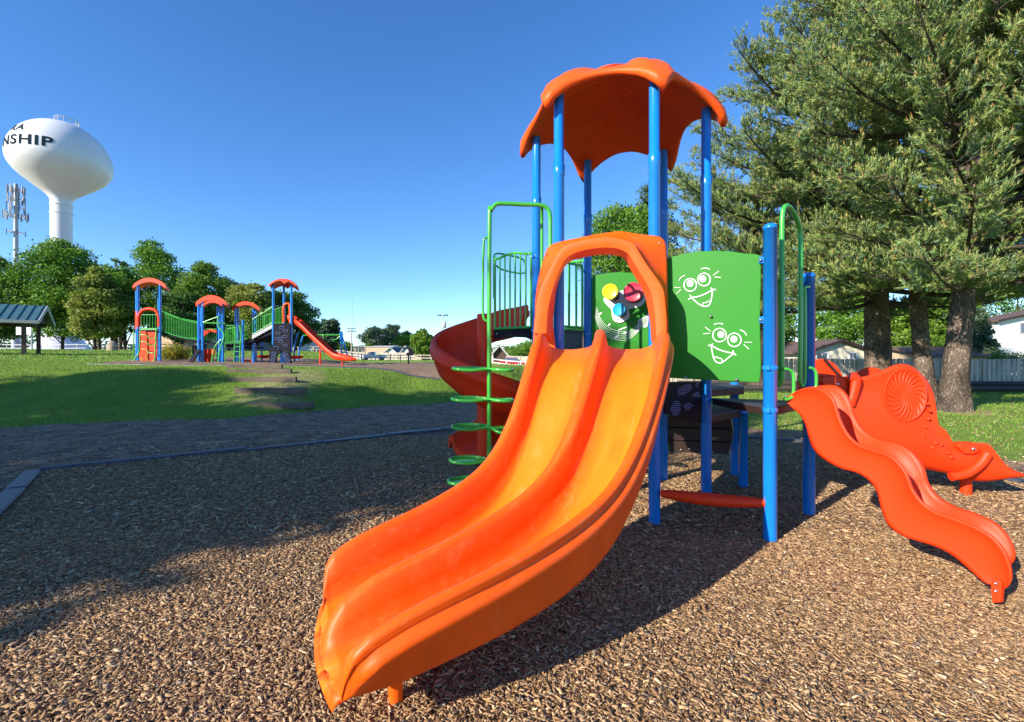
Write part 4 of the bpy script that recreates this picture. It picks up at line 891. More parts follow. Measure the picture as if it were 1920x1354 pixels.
def Z0(py, Y): return EYE-(py-YH)/F*Y
# ---------------------------------------------------------------- water tower
WT = Vector((-93.1, 95, 0)); zb = gz(-93, 95)
wt = thing('water_tower', 'tall white water tower with a bulbous tank lettered TOWNSHIP above the trees', 'water tower', (WT.x, WT.y, zb))
prof = [(1.72, 33.6), (1.76, 34.2), (2.0, 34.8), (2.6, 35.5), (3.8, 36.5), (5.4, 37.8), (6.7, 39.0), (7.6, 40.2), (8.05, 41.3), (8.16, 42.3), (8.08, 43.4), (7.8, 44.6), (7.2, 46.0), (6.3, 47.3), (5.1, 48.5), (3.7, 49.4), (2.2, 50.0), (1.0, 50.25), (.01, 50.3)]
pp = catmull([(r, 0, z) for r, z in prof], 9); pp = [(max(v.x, .01), v.z) for v in pp]
mb = MB(); mb.lathe((WT.x, WT.y, 0), pp, 96); tank = mb.build('tank', M['tank'], wt)
mb = MB(); mb.lathe((WT.x, WT.y, 0), [(5.6, zb-.5), (5.3, zb+.6), (3.8, zb+2.4), (2.5, zb+4.4), (1.9, zb+7), (1.72, zb+10), (1.72, 33.7)], 64)
for z in (31.5, 33.2): mb.lathe((WT.x, WT.y, 0), [(1.72, z), (1.84, z+.03), (1.84, z+.12), (1.72, z+.15)], 48)
mb.build('pedestal', M['tank'], wt)
mb = MB()
for rr_, z in ((1.9, 51.0), (1.9, 50.6)): mb.tube([(WT.x+1.1+rr_*math.cos(R(a)), WT.y+rr_*math.sin(R(a)), z) for a in range(0, 360, 15)], .05, 5, closed=True)
for a in range(0, 360, 30): mb.tube([(WT.x+1.1+1.9*math.cos(R(a)), WT.y+1.9*math.sin(R(a)), 49.4), (WT.x+1.1+1.9*math.cos(R(a)), WT.y+1.9*math.sin(R(a)), 51.0)], .05, 5)
mb.tube([W(150, 240, 95+2), W(146, 243, 96)], .1, 5)
mb.build('roof_railing', M['trim'], wt)
pr_ = np.array([v for v in pp if v[1] > 42]); toCam = math.atan2(-WT.y, -WT.x)
def tank_text(txt, zc, hgt, end_deg, name):
    cu = bpy.data.curves.new(name, 'FONT'); cu.body = txt; cu.size = 1; cu.offset = .028; cu.space_character = 1.12; tmp = bpy.data.objects.new('tmp', cu); C.objects.link(tmp)
    dg = bpy.context.evaluated_depsgraph_get(); me = bpy.data.meshes.new_from_object(tmp.evaluated_get(dg)); bpy.data.objects.remove(tmp)
    import bmesh
    bm = bmesh.new(); bm.from_mesh(me)
    for it in range(3):
        bmesh.ops.subdivide_edges(bm, edges=[e for e in bm.edges if e.calc_length() > .12], cuts=1)
    bmesh.ops.triangulate(bm, faces=bm.faces)
    co = np.array([v.co[:] for v in bm.verts]); w = co[:, 0].max(); H = .72; k = hgt/H
    for v in bm.verts:
        z = zc+(v.co.y-H/2)*k*.9; r = float(np.interp(z, pr_[:, 1], pr_[:, 0])); arc = (w-v.co.x)*k*1.12/r
        a = toCam-R(end_deg)-arc  # larger arc = further left in view
        v.co = (WT.x+(r+.05)*math.cos(a), WT.y+(r+.05)*math.sin(a), z)
    bm.to_mesh(me); bm.free(); o = link(name, me, M['letter'], tank); return o
tank_text('TOWNSHIP', 43.3, 2.15, 8, 'tank_lettering'); tank_text('RA', 46.0, 1.6, 43, 'tank_lettering')
# ---------------------------------------------------------------- cell tower
CT = Vector(((30-CX)/F*84, 84, gz(-90, 84)))
ct = thing('cell_tower', 'grey monopole cell tower with stacked antenna arrays beside the water tower', 'cell tower', CT)
ztop = W(36, 345, 84).z
mb = MB(); mb.lathe((CT.x, CT.y, 0), [(.62, CT.z-.5), (.60, CT.z+6), (.38, CT.z+14), (.28, ztop)], 20); mb.build('pole', M['metalgrey'], ct)
for y in (358, 378, 403, 432 if False else 408, 436):
    pass
for k, (y, n, w_) in enumerate(((357, 9, 1.15), (374, 9, 1.15), (390, 7, 1.2), (405, 10, 1.6), (436, 4, 1.2))):
    z = W(30, y, 84).z; mb = MB(); mb.tube([(CT.x+w_*.8*math.cos(R(a)), CT.y+w_*.8*math.sin(R(a)), z) for a in range(0, 360, 60)], .07, 5, closed=True)
    for a in (0, 120, 240): mb.tube([(CT.x, CT.y, z), (CT.x+w_*.8*math.cos(R(a)), CT.y+w_*.8*math.sin(R(a)), z)], .06, 5)
    ar_ = mb.build('antenna_mount', M['metalgrey'], ct)
    for i in range(n):
        a = 360/n*i+k*13; mb = MB(); mb.box((CT.x+w_*math.cos(R(a)), CT.y+w_*math.sin(R(a)), z+random.uniform(-.1, .15)), (.12, .26, 1.5 if k < 4 else 1.0), rz=R(a))
        mb.build('antenna', M['antenna'], ar_)
# ---------------------------------------------------------------- picnic pavilion
pc0 = Vector((-30.1, 29.2)); exv = Vector((-.82, -.57)); eyv = Vector((-.57, .82)); ze = Z0(603, 29.2); zr = Z0(575, 30.6); gpv = gz(-31, 29.5)
pv = thing('pavilion', 'open picnic pavilion with green metal roof and brown posts on the far lawn', 'pavilion', (-32, 30, gpv))
def pq(a, b_, z): v = pc0+exv*a+eyv*b_; return Vector((v.x, v.y, z))
for (ya, yb) in ((0, 2.1), (4.2, 2.1)):
    mb = MB(); mb.prism([pq(0, ya, ze), pq(0, yb, zr), pq(11, yb, zr), pq(11, ya, ze)], (0, 0, .07)); ro = mb.build('roof', M['greenroof'], pv); mb = MB()
    for i in range(26): mb.plank(pq(.15+i*.42, ya, ze+.09), pq(.15+i*.42, yb, zr+.09), .05, .06)
    mb.build('roof_seams', M['greenroof'], ro)
mb = MB()
for ya in (-.04, 4.24): mb.plank(pq(-.03, ya, ze-.04), pq(-.03, 2.1, zr-.02), .06, .24)
mb.plank(pq(-.04, -.04, ze-.03), pq(11, -.04, ze-.03), .06, .2); mb.build('fascia', M['trim'], pv)
mb = MB(); mb.prism([pq(.3, .3, ze+.05), pq(.3, 3.9, ze+.05), pq(.3, 2.1, zr-.1)], tuple(exv*.06)+(0,)); mb.build('gable_board', M['postwood'], pv)
for (a, b_) in ((.7, .3), (.7, 3.7), (4.8, .3), (4.8, 3.7), (9.5, .3), (9.5, 3.7)):
    v = pq(a, b_, 0); mb = MB(); g_ = gz(v.x, v.y); mb.box((v.x, v.y, (g_+ze)/2-.1), (.2, .2, ze-g_+.2), rz=.6); mb.build('wooden_post', M['postwood'], pv, bevel=.01)
mb = MB()
for b_ in (.3, 3.7): mb.plank(pq(.3, b_, ze-.05), pq(10.8, b_, ze-.05), .12, .3)
mb.plank(pq(.7, .3, ze-.05), pq(.7, 3.7, ze-.05), .12, .28); mb.build('roof_beam', M['postwood'], pv)
# basketball hoop
bh = thing('basketball_hoop', 'white basketball backboard on a pole behind the pavilion', 'basketball hoop', (W(57, 660, 46).x, 46, gz(-48, 46)))
g = gz(-48, 46); bx = W(56, 620, 46); mb = MB(); mb.tube([(bx.x, 46.2, g-.3), (bx.x, 46.2, bx.z-.6), (bx.x, 46, bx.z)], .07, 8); mb.build('pole', M['metalgrey'], bh)
mb = MB(); mb.box((bx.x-.5, 45.9, bx.z), (1.5, .05, .85)); mb.build('backboard', M['whitesiding'], bh)
mb = MB(); mb.tube([(bx.x-.3+.23*math.cos(R(a)), 45.6+.23*math.sin(R(a)), bx.z-.2) for a in range(0, 360, 20)], .015, 5, closed=True); mb.build('rim', M['red'], bh)
# boulder
bo = MB(); c = W(210, 660, 44); g = gz(c.x, 44); prof_ = []
rg = []
for i, (z, r_) in enumerate(((-.3, .95), (.3, .98), (.8, .85), (1.2, .75), (1.6, .55), (1.7, .3), (1.72, .02))):
    r_ *= .5; z *= .55
    rg.append([(c.x+r_*(1+.2*math.sin(k*2.1+i))*math.cos(k*math.pi/6), 44+r_*.8*(1+.15*math.cos(k*1.7+i))*math.sin(k*math.pi/6), g+z) for k in range(12)])
bo.loft(rg, True, True, True); o = bo.build('boulder', M['rock'], None, sub=1); tag(o, 'reddish boulder standing under the trees beyond the pavilion', 'boulder')
# ---------------------------------------------------------------- fences
def board_fence(name, a, b_, zf, hgt, label, n, Mx='fence', posts=True, pw=.14):
    a = Vector(a); b_ = Vector(b_); d = (b_-a); L = d.length; rz = math.atan2(d.y, d.x); c = (a+b_)/2
    t = thing(name, label, 'fence', (c.x, c.y, zf(c.x, c.y)))
    per = max(1, int(L/2.4)); u = d.normalized(); nn = Vector((-u.y, u.x))
    k = 0; nb = int(L/per/pw)
    for j in range(per):
        mb = MB()
        p0_ = a+d*j/per; p1_ = a+d*(j+1)/per
        for i in range(nb):
            p = p0_.lerp(p1_, (i+.5)/nb)+nn*(.02 if i % 2 else -.02); g = zf(p.x, p.y); h_ = hgt+random.uniform(-.015, .015)
            mb.box((p.x, p.y, g+h_/2), (pw*(1.04 if i % 2 else .94), .018, h_), rz=rz)
        for hz in (.3, hgt-.3):
            g0 = zf(p0_.x, p0_.y); g1 = zf(p1_.x, p1_.y); mb.plank((p0_.x+nn.x*.05, p0_.y+nn.y*.05, g0+hz), (p1_.x+nn.x*.05, p1_.y+nn.y*.05, g1+hz), .04, .09)
        mb.build('fence_panel', M[Mx], t)
        mb = MB(); mb.box((p0_.x-nn.x*.07, p0_.y-nn.y*.07, zf(p0_.x, p0_.y)+hgt/2), (.1, .1, hgt+.06), rz=rz); mb.build('fence_post', M[Mx], t)
    return t
board_fence('board_fence', (8.5, 28.2), (33.5, 27.8), gz, 1.6, 'weathered grey board fence running behind the pines by the road', 1)
board_fence('board_fence', (-54, 112), (-2, 104), gz, 1.75, 'distant grey board fence behind the white pickup across the field', 1, pw=.5)
board_fence('board_fence', (-6, 88), (14, 84), gz, 1.75, 'grey board fence behind the red car, seen past the spiral slide', 1, pw=.4)
def rail_fence(a, b_, label, n, col='fence', h_=1.0, hs=(.45, .9), pr__=.07):
    a = Vector(a); b_ = Vector(b_); c = (a+b_)/2; t = thing('rail_fence', label, 'fence', (c.x, c.y, gz(c.x, c.y)))
    for i in range(n+1):
        p = a.lerp(b_, i/n); mb = MB(); mb.box((p.x, p.y, gz(p.x, p.y)+h_/2), (pr__*2, pr__*2, h_+.1)); mb.build('fence_post', M[col], t)
    for hz in hs:
        mb = MB()
        for i in range(n):
            p = a.lerp(b_, i/n); q = a.lerp(b_, (i+1)/n); mb.plank((p.x, p.y, gz(p.x, p.y)+hz), (q.x, q.y, gz(q.x, q.y)+hz), .05, .12)
        mb.build('rail', M[col], t)
rail_fence((-31, 80), (-13, 74), 'low wooden rail fence in front of the white pickup', 10)
rail_fence((-2.6, 62), (3, 60), 'white rail fence in front of the red car', 3, 'whitesiding')
rail_fence((-75, 66), (-36, 62), 'low dark chain fence along the edge of the far trees', 14, 'metalgrey', 1.1, (.1, .6, 1.1), .04)
# roads on the right and left
mb = MB(); P = [(8, 22.6), (40, 21.6), (40, 24.6), (8, 25.6)]
V = []
for i in range(33):
    for (y0, y1) in ((22.6, 25.6),):
        x = 9+i*1.2; V += [(x, y0-.03*i, gz(x, y0-.03*i)+.03), (x, y1-.03*i, gz(x, y1-.03*i)+.03)]
mb.add(V, [(2*i, 2*i+2, 2*i+3, 2*i+1) for i in range(32)]); o = mb.build('road', M['asphalt']); tag(o, kind='structure')
edge_m = mat('kerb_log', (.05, .045, .04), .8, .2)
for (y0, lab, nm) in ((21.9, 'dark timber guard rail on the near side of the road behind the pines', 'a'), (26.3, 'dark timber guard rail on the fence side of the road', 'b')):
    mb = MB(); mb.tube([(9.5, y0, gz(9.5, y0)+.22), (20, y0-.35, gz(20, y0)+.22), (33, y0-.8, gz(33, y0)+.22)], .13, 8)
    o = mb.build('guard_rail', edge_m); tag(o, lab, 'guard rail', 'guard rails by the road')
mb = MB(); V = []
for i in range(25):
    x = -75+i*1.6; V += [(x, 56, gz(x, 56)+.04), (x, 60, gz(x, 60)+.04)]
mb.add(V, [(2*i, 2*i+2, 2*i+3, 2*i+1) for i in range(24)]); o = mb.build('parking_pavement', M['concrete']); tag(o, kind='structure')
# ---------------------------------------------------------------- houses
def house(name, label, x0, x1, Y, D, zw, zr_, wallm, roofm, wins, gable='front', over=.5, cat='house', base=None):
    g = gz((x0+x1)/2, Y) if base is None else base
    t = thing(name, label, cat, ((x0+x1)/2, Y+D/2, g)); zw += g; zr_ += g; xm = (x0+x1)/2
    mb = MB()
    if gable == 'front':
        mb.prism([(x0, Y, g-.5), (x1, Y, g-.5), (x1, Y, zw), (xm, Y, zr_), (x0, Y, zw)], (0, D, 0)); mb.build('wall', M[wallm], t)
        mb = MB()
        for xa in (x0, x1):
            sx = -over if xa == x0 else over; sl = (zr_-zw)/(xm-x0); mb.prism([(xa+sx, Y-over, zw-sl*over+.02), (xm, Y-over, zr_+.02), (xm, Y-over, zr_+.2), (xa+sx, Y-over, zw-sl*over+.2)], (0, D+2*over, 0))
        mb.build('roof', M[roofm], t)
        mb = MB()
        for xa in (x0, x1):
            sx = -over if xa == x0 else over; sl = (zr_-zw)/(xm-x0); mb.plank((xa+sx, Y-over-.03, zw-sl*over+.08), (xm, Y-over-.03, zr_+.08), .05, .2)
        mb.build('fascia', M['brown'] if roofm == 'shingle' else M['trim'], t)
    else:
        ym = Y+D/2; mb.prism([(x0, Y, g-.5), (x0, Y+D, g-.5), (x0, Y+D, zw), (x0, ym, zr_), (x0, Y, zw)], (x1-x0, 0, 0)); mb.build('wall', M[wallm], t)
        mb = MB(); sl = (zr_-zw)/(D/2)
        for s_ in (-1, 1):
            mb.prism([(x0-over, ym, zr_+.02), (x0-over, ym+s_*(D/2+over), zw-sl*over+.02), (x0-over, ym+s_*(D/2+over), zw-sl*over+.2), (x0-over, ym, zr_+.2)], (x1-x0+2*over, 0, 0))
        mb.build('roof', M[roofm], t)
    for (xa, xb, za, zb_) in wins:
        mb = MB(); w_ = .09
        mb.box(((xa+xb)/2, Y-.03, g+zb_), (xb-xa+2*w_, .08, w_)); mb.box(((xa+xb)/2, Y-.03, g+za), (xb-xa+2*w_, .1, w_)); mb.box((xa, Y-.03, g+(za+zb_)/2), (w_, .08, zb_-za)); mb.box((xb, Y-.03, g+(za+zb_)/2), (w_, .08, zb_-za)); mb.box(((xa+xb)/2, Y-.03, g+(za+zb_)/2), (w_*.7, .07, zb_-za))
        f = mb.build('window', M['trim'] if wallm != 'cream' else M['whitesiding'], t); mb = MB(); mb.box(((xa+xb)/2, Y-.012, g+(za+zb_)/2), (xb-xa, .02, zb_-za)); mb.build('pane', M['glass'], f)
    return t
def X(px, Y): return (px-CX)/F*Y
def Z(py, Y): return EYE-(py-YH)/F*Y
Y = 42.; house('bungalow', 'low cream bungalow with brown gabled roof behind the grey board fence', X(1512, Y), X(1636, Y), Y, 10, Z(661, Y), Z(640, Y), 'cream', 'shingle', [(X(1530, Y), X(1552, Y), Z(675, Y), Z(661, Y)), (X(1592, Y), X(1606, Y), Z(674, Y), Z(661, Y))], base=0)
house('garage_roof_house', 'brown shingle roofed house low between the two big pine trunks', X(1745, Y), X(1852, Y), Y, 9, Z(669, Y), Z(652, Y), 'tan', 'shingle', [], 'side', base=0)
Y = 46.; house('white_house', 'white two storey house with dark roof beyond the hedge', X(1872, Y), X(2150, Y), Y, 2.5, Z(602, Y), Z(572, Y), 'whitesiding', 'shingle', [(X(1912, Y), X(1932, Y), Z(625, Y), Z(606, Y))], base=0)
Y = 75.; house('brown_house', 'brown roofed house glimpsed through the slide entrance', X(1030, Y), X(1092, Y), Y, 9, Z(650, Y), Z(618, Y), 'tan', 'shingle', [], 'side', base=0)
Y = 125.; house('tan_building', 'long tan flat walled building beyond the pickup', X(663, Y), X(737, Y), Y, 12, Z(651, Y)-1.2, Z(649, Y)-1.1, 'tan', 'trim', [], 'side', over=.2, base=1.2)
Y = 118.; house('blue_roof_house', 'small house with a dark blue gabled roof between trees', X(716, Y), X(748, Y), Y, 9, Z(665, Y)-1.2, Z(652, Y)-1.2, 'whitesiding', 'blueroof', [], base=1.2)
house('white_gable_house', 'white gabled house end beside the round light green tree', X(752, Y), X(768, Y), Y, 9, Z(660, Y)-1.2, Z(649, Y)-1.2, 'whitesiding', 'blueroof', [], base=1.2)
Y = 95.; house('small_white_shed', 'small white shed with brown roof under the orange far slide', X(583, Y), X(600, Y), Y, 5, Z(664, Y)-1.2, Z(655, Y)-1.2, 'cream', 'shingle', [], base=1.2, cat='shed')
Y = 70.; house('grey_roof_house', 'low dark roofed house behind the far playground towers', X(300, Y), X(392, Y), Y, 9, 3.2, 5., 'tan', 'blueroof', [], 'side', cat='house')
Y = 80.; house('dark_store', 'long low dark building behind the far playground stairs', X(430, Y), X(560, Y), Y, 9, 2.6, 3.4, 'trim', 'blueroof', [], 'side', cat='building')
# playhouse with green roof seen under the spiral deck
Y = 66.; house('green_roof_playhouse', 'small playhouse with green roof seen under the upper deck', X(925, Y), X(948, Y), Y, 3, Z(662, Y), Z(649, Y), 'postwood', 'greenroof', [], base=0, cat='playhouse')
# hedge
def leaf_mesh(name, cen, rad_, n, size, cols, parent=None, mat_=None, flat=.0, rot=None):
    """n leaf quads scattered through clumps; cen (k,3), rad_ (k,) or (k,3)"""
    cen = np.asarray(cen, float); rad_ = np.asarray(rad_, float)
    if rad_.ndim == 1: rad_ = np.stack([rad_]*3, 1)
    vol = rad_.prod(1)**(2/3.); ci = rng.choice(len(cen), n, p=vol/vol.sum())
    d = rng.normal(size=(n, 3)); d /= np.linalg.norm(d, axis=1)[:, None]; q = rng.random(n)**.45; q = np.where(rng.random(n) < .14, q*1.45, q)
    P = cen[ci]+d*rad_[ci]*q[:, None]
    a = rng.normal(size=(n, 3)); a[:, 2] *= (1-flat); a /= np.linalg.norm(a, axis=1)[:, None]
    b_ = np.cross(a, rng.normal(size=(n, 3))); b_ /= np.linalg.norm(b_, axis=1)[:, None]+1e-9
    sz = size*rng.uniform(.5, 1.3, n)[:, None]
    V = np.stack([P-a*sz*.5, P+b_*sz*.3, P+a*sz*.5, P-b_*sz*.3], 1)
    cols = np.asarray(cols); k = rng.integers(0, len(cols), len(cen)); t = rng.random((n, 1)); base = cols[k[ci]]*(1-.5*t)+cols[rng.integers(0, len(cols), n)]*.5*t
    base = base*rng.uniform(.75, 1.25, (n, 1))
    me = raw_mesh(name, V.reshape(-1, 3), 4, np.arange(4*n), np.repeat(base, 4, 0)); return link(name, me, mat_ or M['leaf'], parent)
def Y0_far(y): return 50 < y < 70
def crown_clumps(H, z0, rad_, n, shape='round'):
    out = []; rr = []
    for i in range(n):
        z = random.uniform(0, 1); 
        if shape == 'round': env = math.sqrt(max(.05, 1-(2*z-1)**2*.9))
        elif shape == 'cone': env = (1-z)**.8+.08
        elif shape == 'oval': env = math.sin(math.pi*min(.97, z*.85+.13))**.8
        a = random.uniform(0, 2*math.pi); q = math.sqrt(random.random())*.85
        out.append((rad_*env*q*math.cos(a), rad_*env*q*math.sin(a), z0+(H-z0)*(.04+.92*z))); s_ = rad_*random.uniform(.2, .36)*(.6+.5*env); rr.append((s_, s_, s_*.6))
    return out, rr
GREENS = {'mid': [(.14, .29, .03), (.20, .36, .04), (.09, .20, .025)], 'light': [(.15, .28, .03), (.21, .34, .045), (.09, .18, .025)], 'dark': [(.06, .14, .03), (.09, .19, .035), (.12, .23, .04)], 'yellow': [(.24, .30, .04), (.30, .33, .07), (.13, .20, .04)], 'blue': [(.09, .15, .08), (.13, .20, .11), (.06, .11, .06)]}
def tree(name, label, x, y, H, z0, rad_, n, size, kind='mid', shape='round', stems=1, tr=.16, group=None, clumps=60, cat='tree'):
    n = int(n*1.9); size *= 1.05; clumps = int(clumps*1.8); rad_ *= 1.12 if Y0_far(y) else 1
    g = gz(x, y); t = thing(name, label, cat, (x, y, g), group=group); t['_local'] = 1
    cc, rr = crown_clumps(H, z0, rad_, clumps, shape)
    leaf_mesh('crown', cc, rr, n, size, GREENS[kind], t)
    mb = MB()
    for s_ in range(stems):
        ox = (s_-(stems-1)/2)*.5+random.uniform(-.1, .1); top = Vector((ox*1.5, random.uniform(-.3, .3), H*.8))
        path = catmull([(ox, 0, -.3), (ox*1.05, 0, z0*.6), (ox*1.3, random.uniform(-.15, .15), H*.45), top], 5)
        mb.tube(path, list(np.linspace(tr, tr*.25, len(path))), 8)
        for c in random.sample(cc, min(9, len(cc))):
            k = min(len(path)-2, max(2, int(len(path)*max(.1, (c[2]-H*.12))/H/.8*.8))); p = path[k]; mb.tube(catmull([p, p.lerp(Vector(c), .5)+Vector((0, 0, .15)), Vector(c)], 4), [tr*.32*(1-.8*i/8) for i in range(9)], 5)
    mb.build('trunk', M['darkbark'], t); return t
G_ = 'broadleaf trees behind the far playground'
def tpx(px, base_y, Y, top_y):       # place by plan position
    x = X(px, Y); return x, Y, Z(top_y, Y)-gz(x, Y)
for (px, Y, ty, rpx, z0, kd, sh, st, lab, n, cl) in (
    (-5, 56, 478, 62, 1.6, 'dark', 'oval', 1, 'dark conifer-like tree cut by the edge of the view behind the pavilion', 11000, 60),
    (118, 58, 447, 72, 1.5, 'mid', 'oval', 1, 'big dark green tree in front of the water tower stem', 20000, 110),
    (182, 52, 500, 46, 1.2, 'yellow', 'oval', 2, 'yellow green tree next to the big tree under the water tower', 10000, 60),
    (222, 55, 482, 40, 1.6, 'mid', 'oval', 4, 'thin multi stemmed tree left of the first far playground tower', 7000, 45),
    (288, 62, 447, 54, 2, 'mid', 'oval', 2, 'tall airy tree directly behind the first far playground tower', 10000, 70),
    (335, 56, 545, 42, 1.2, 'dark', 'round', 2, 'dark tree behind the sagging green bridge', 8000, 50),
    (384, 60, 490, 50, 1.5, 'light', 'oval', 1, 'bright green pyramidal tree above the middle arched roofs', 12000, 70),
    (428, 66, 520, 38, 1.6, 'blue', 'round', 1, 'greyish green tree behind the middle arched roofs', 7000, 45),
    (470, 60, 532, 44, 1.3, 'yellow', 'round', 1, 'yellow tinged round tree above the third far tower', 9000, 55),
    (515, 63, 545, 40, 1.2, 'dark', 'round', 1, 'dark green tree behind the far playground stairs', 8000, 50),
    (556, 66, 548, 42, 1.0, 'dark', 'oval', 1, 'dark tree at the end of the row behind the far orange slide', 9000, 55)):
    x, Y_, H = tpx(px, 0, Y, ty); tree('broadleaf_tree', lab, x, Y_, H, z0, rpx/F*Y, n, .30, kd, sh, st, .22, G_, cl)
G_ = 'trees on the horizon beyond the field'
for (px, Y, ty, rpx, kd, sh, lab, n) in ((618, 92, 596, 22, 'blue', 'round', 'loose grey green tree behind the blue ladder climber', 5000), (700, 150, 612, 30, 'blue', 'round', 'pale grey green tree on the horizon above the tan building', 5000), (735, 155, 608, 28, 'blue', 'round', 'tall hazy tree on the horizon right of the radio mast', 5000), (762, 145, 622, 24, 'mid', 'round', 'rounded mid green tree on the horizon behind the grill', 5000), (792, 105, 618, 27, 'light', 'oval', 'light green bushy tree just left of the utility pole', 7000), (692, 128, 645, 12, 'light', 'round', 'small light green tree in front of the tan building', 1500), (640, 140, 640, 22, 'mid', 'round', 'low trees behind the thin utility poles', 3500)):
    x, Y_, H = tpx(px, 0, Y, ty); tree('broadleaf_tree', lab, x, Y_, H, 1.0, rpx/F*Y, n, .5, kd, sh, 1, .25, G_, 45)
x, Y_, H = tpx(1168, 0, 30, 385); tree('broadleaf_tree', 'large leafy tree seen behind the slide hood and canopy posts', x, Y_, H, 4.8, 2.9, 16000, .19, 'mid', 'round', 3, .15, None, 120)
x, Y_, H = tpx(1225, 0, 34, 330); tree('broadleaf_tree', 'taller leafy tree behind the canopy posts, left of the pines', x, Y_, H, 4.5, 2.3, 9000, .2, 'blue', 'oval', 2, .15, None, 70)
for (px, Y, ty, rpx, kd, sh, lab, n, z0) in ((1755, 50, 540, 62, 'light', 'round', 'bright green maple behind the leaning pine trunk', 12000, 1.6), (1700, 54, 560, 40, 'light', 'round', 'bright green maple between the two pine trunks', 8000, 1.5), (1835, 44, 575, 34, 'blue', 'cone', 'bluish spruce standing behind the fence right of the big pine', 8000, .4), (1790, 52, 600, 24, 'blue', 'cone', 'smaller bluish spruce behind the fence', 5000, .4), (1580, 56, 520, 60, 'mid', 'round', 'green tree rising behind the cream bungalow', 10000, 2), (1420, 52, 560, 60, 'mid', 'round', 'green tree behind the fence seen past the short blue post', 9000, 1.4), (1330, 55, 560, 60, 'dark', 'round', 'dark tree behind the green face panel', 7000, 1.2), (1910, 60, 480, 60, 'mid', 'round', 'green tree towering behind the white house', 9000, 2), (1000, 90, 640, 40, 'mid', 'round', 'low tree behind the spiral slide', 4000, .6), (955, 110, 652, 40, 'light', 'round', 'low bright tree under the upper deck', 4000, .6), (1080, 80, 610, 30, 'mid', 'round', 'tree behind the brown roofed house', 4000, .6)):
    x, Y_, H = tpx(px, 0, Y, ty); tree('broadleaf_tree', lab, x, Y_, H, z0, rpx/F*Y, n, .3, kd, sh, 1, .2, 'trees behind the board fence', 60)
# hedge, yellow bush, far woods
Y = 31.; g = 0; xs = np.arange(X(1862, Y), X(2050, Y), .5)
o = leaf_mesh('hedge', [(x, Y+random.uniform(-.3, .3), random.uniform(.5, 1.95)) for x in xs for _ in range(5)], [.45]*len(xs)*5, 16000, .09, [(.09, .19, .02), (.12, .24, .03)]); tag(o, 'clipped bright green hedge showing above the board fence', 'hedge')
c = W(328, 668, 27.2); g = gz(c.x, 27.2); t = thing('flowering_bush', 'yellow flowering bush on the grass behind the sagging bridge', 'bush', (c.x, 27.2, g)); t['_local'] = 1
cl_ = [(random.uniform(-.65, .65), random.uniform(-.4, .4), random.uniform(.15, .7)) for _ in range(26)]
leaf_mesh('foliage', cl_, [.26]*26, 3500, .09, [(.14, .19, .03), (.3, .3, .04)], t); leaf_mesh('blossom', [(a, b_, z+.12) for a, b_, z in cl_], [.22]*26, 1600, .08, [(.7, .55, .05), (.6, .5, .1)], t)
mb = MB()
for k in range(7): mb.tube([(0, 0, -.1), (random.uniform(-.5, .5), random.uniform(-.3, .3), .5)], .012, 5)
mb.build('stem', M['darkbark'], t)
cc = []; rr = []
for i in range(420):
    a = R(random.uniform(-66, 66)); d_ = random.uniform(190, 230); 
    cc.append((d_*math.sin(a), d_*math.cos(a), random.uniform(0, 6.5))); rr.append((5, 3, 2.4))
o = leaf_mesh('distant_woods', cc, rr, 42000, 1.1, [(.05, .10, .04), (.08, .13, .05), (.035, .07, .03)]); tag(o, 'line of distant woods along the horizon', kind='stuff')
# ---------------------------------------------------------------- utility poles and mast
def upole(px, Y, top, w, arms, label, extra=False, r=.15, m='trim'):
    x = X(px, Y); g = gz(x, Y); zt = Z(top, Y); t = thing('utility_pole', label, 'utility pole', (x, Y, g)); mb = MB()
    mb.lathe((x, Y, 0), [(r, g-.5), (r*.7, zt)], 10); mb.build('pole', M[m], t)
    for dz in arms:
        mb = MB(); mb.plank((x-w, Y, zt-dz), (x+w, Y+.3, zt-dz), .12, .14)
        for k in (-.9, -.45, .45, .9): mb.lathe((x+k*w, Y, zt-dz+.05), [(.05, 0), (.07, .15), (.03, .28)], 6)
        mb.build('crossarm', M['darkbark'], t)
    if extra:
        mb = MB(); mb.lathe((x+.35, Y-.2, zt-2.4), [(.01, 0), (.28, 0), (.3, 1.1), (.01, 1.2)], 12); mb.build('transformer', M['metalgrey'], t)
        mb = MB(); mb.tube([(x, Y, zt-3.4), (x-.5, Y-.2, zt-3.2), (x-.7, Y-.3, zt-3.25)], .05, 6); mb.lathe((x-.75, Y-.3, zt-3.45), [(.22, 0), (.12, .3)], 8); mb.build('lamp', M['metalgrey'], t)
    return t
upole(830, 82, 590, .95, (.15,), 'tall utility pole with a crossarm and transformer left of the spiral slide', True)
upole(659, 105, 615, .95, (.2, .8), 'slim utility pole with two crossarms beyond the blue ladder climber')
upole(672, 108, 624, .0, (), 'bare thin wooden pole right of the double crossarm pole', r=.09)
upole(1634, 33, 468, .0, (), 'white utility pole standing behind the first thick pine trunk', r=.2, m='whitesiding')
x = X(660, 210); mb = MB(); mb.tube([(x, 210, 0), (x, 210, Z(563, 210))], .12, 4); o = mb.build('radio_mast', M['metalgrey']); tag(o, 'very thin radio mast rising faintly above the double crossarm pole', 'mast')
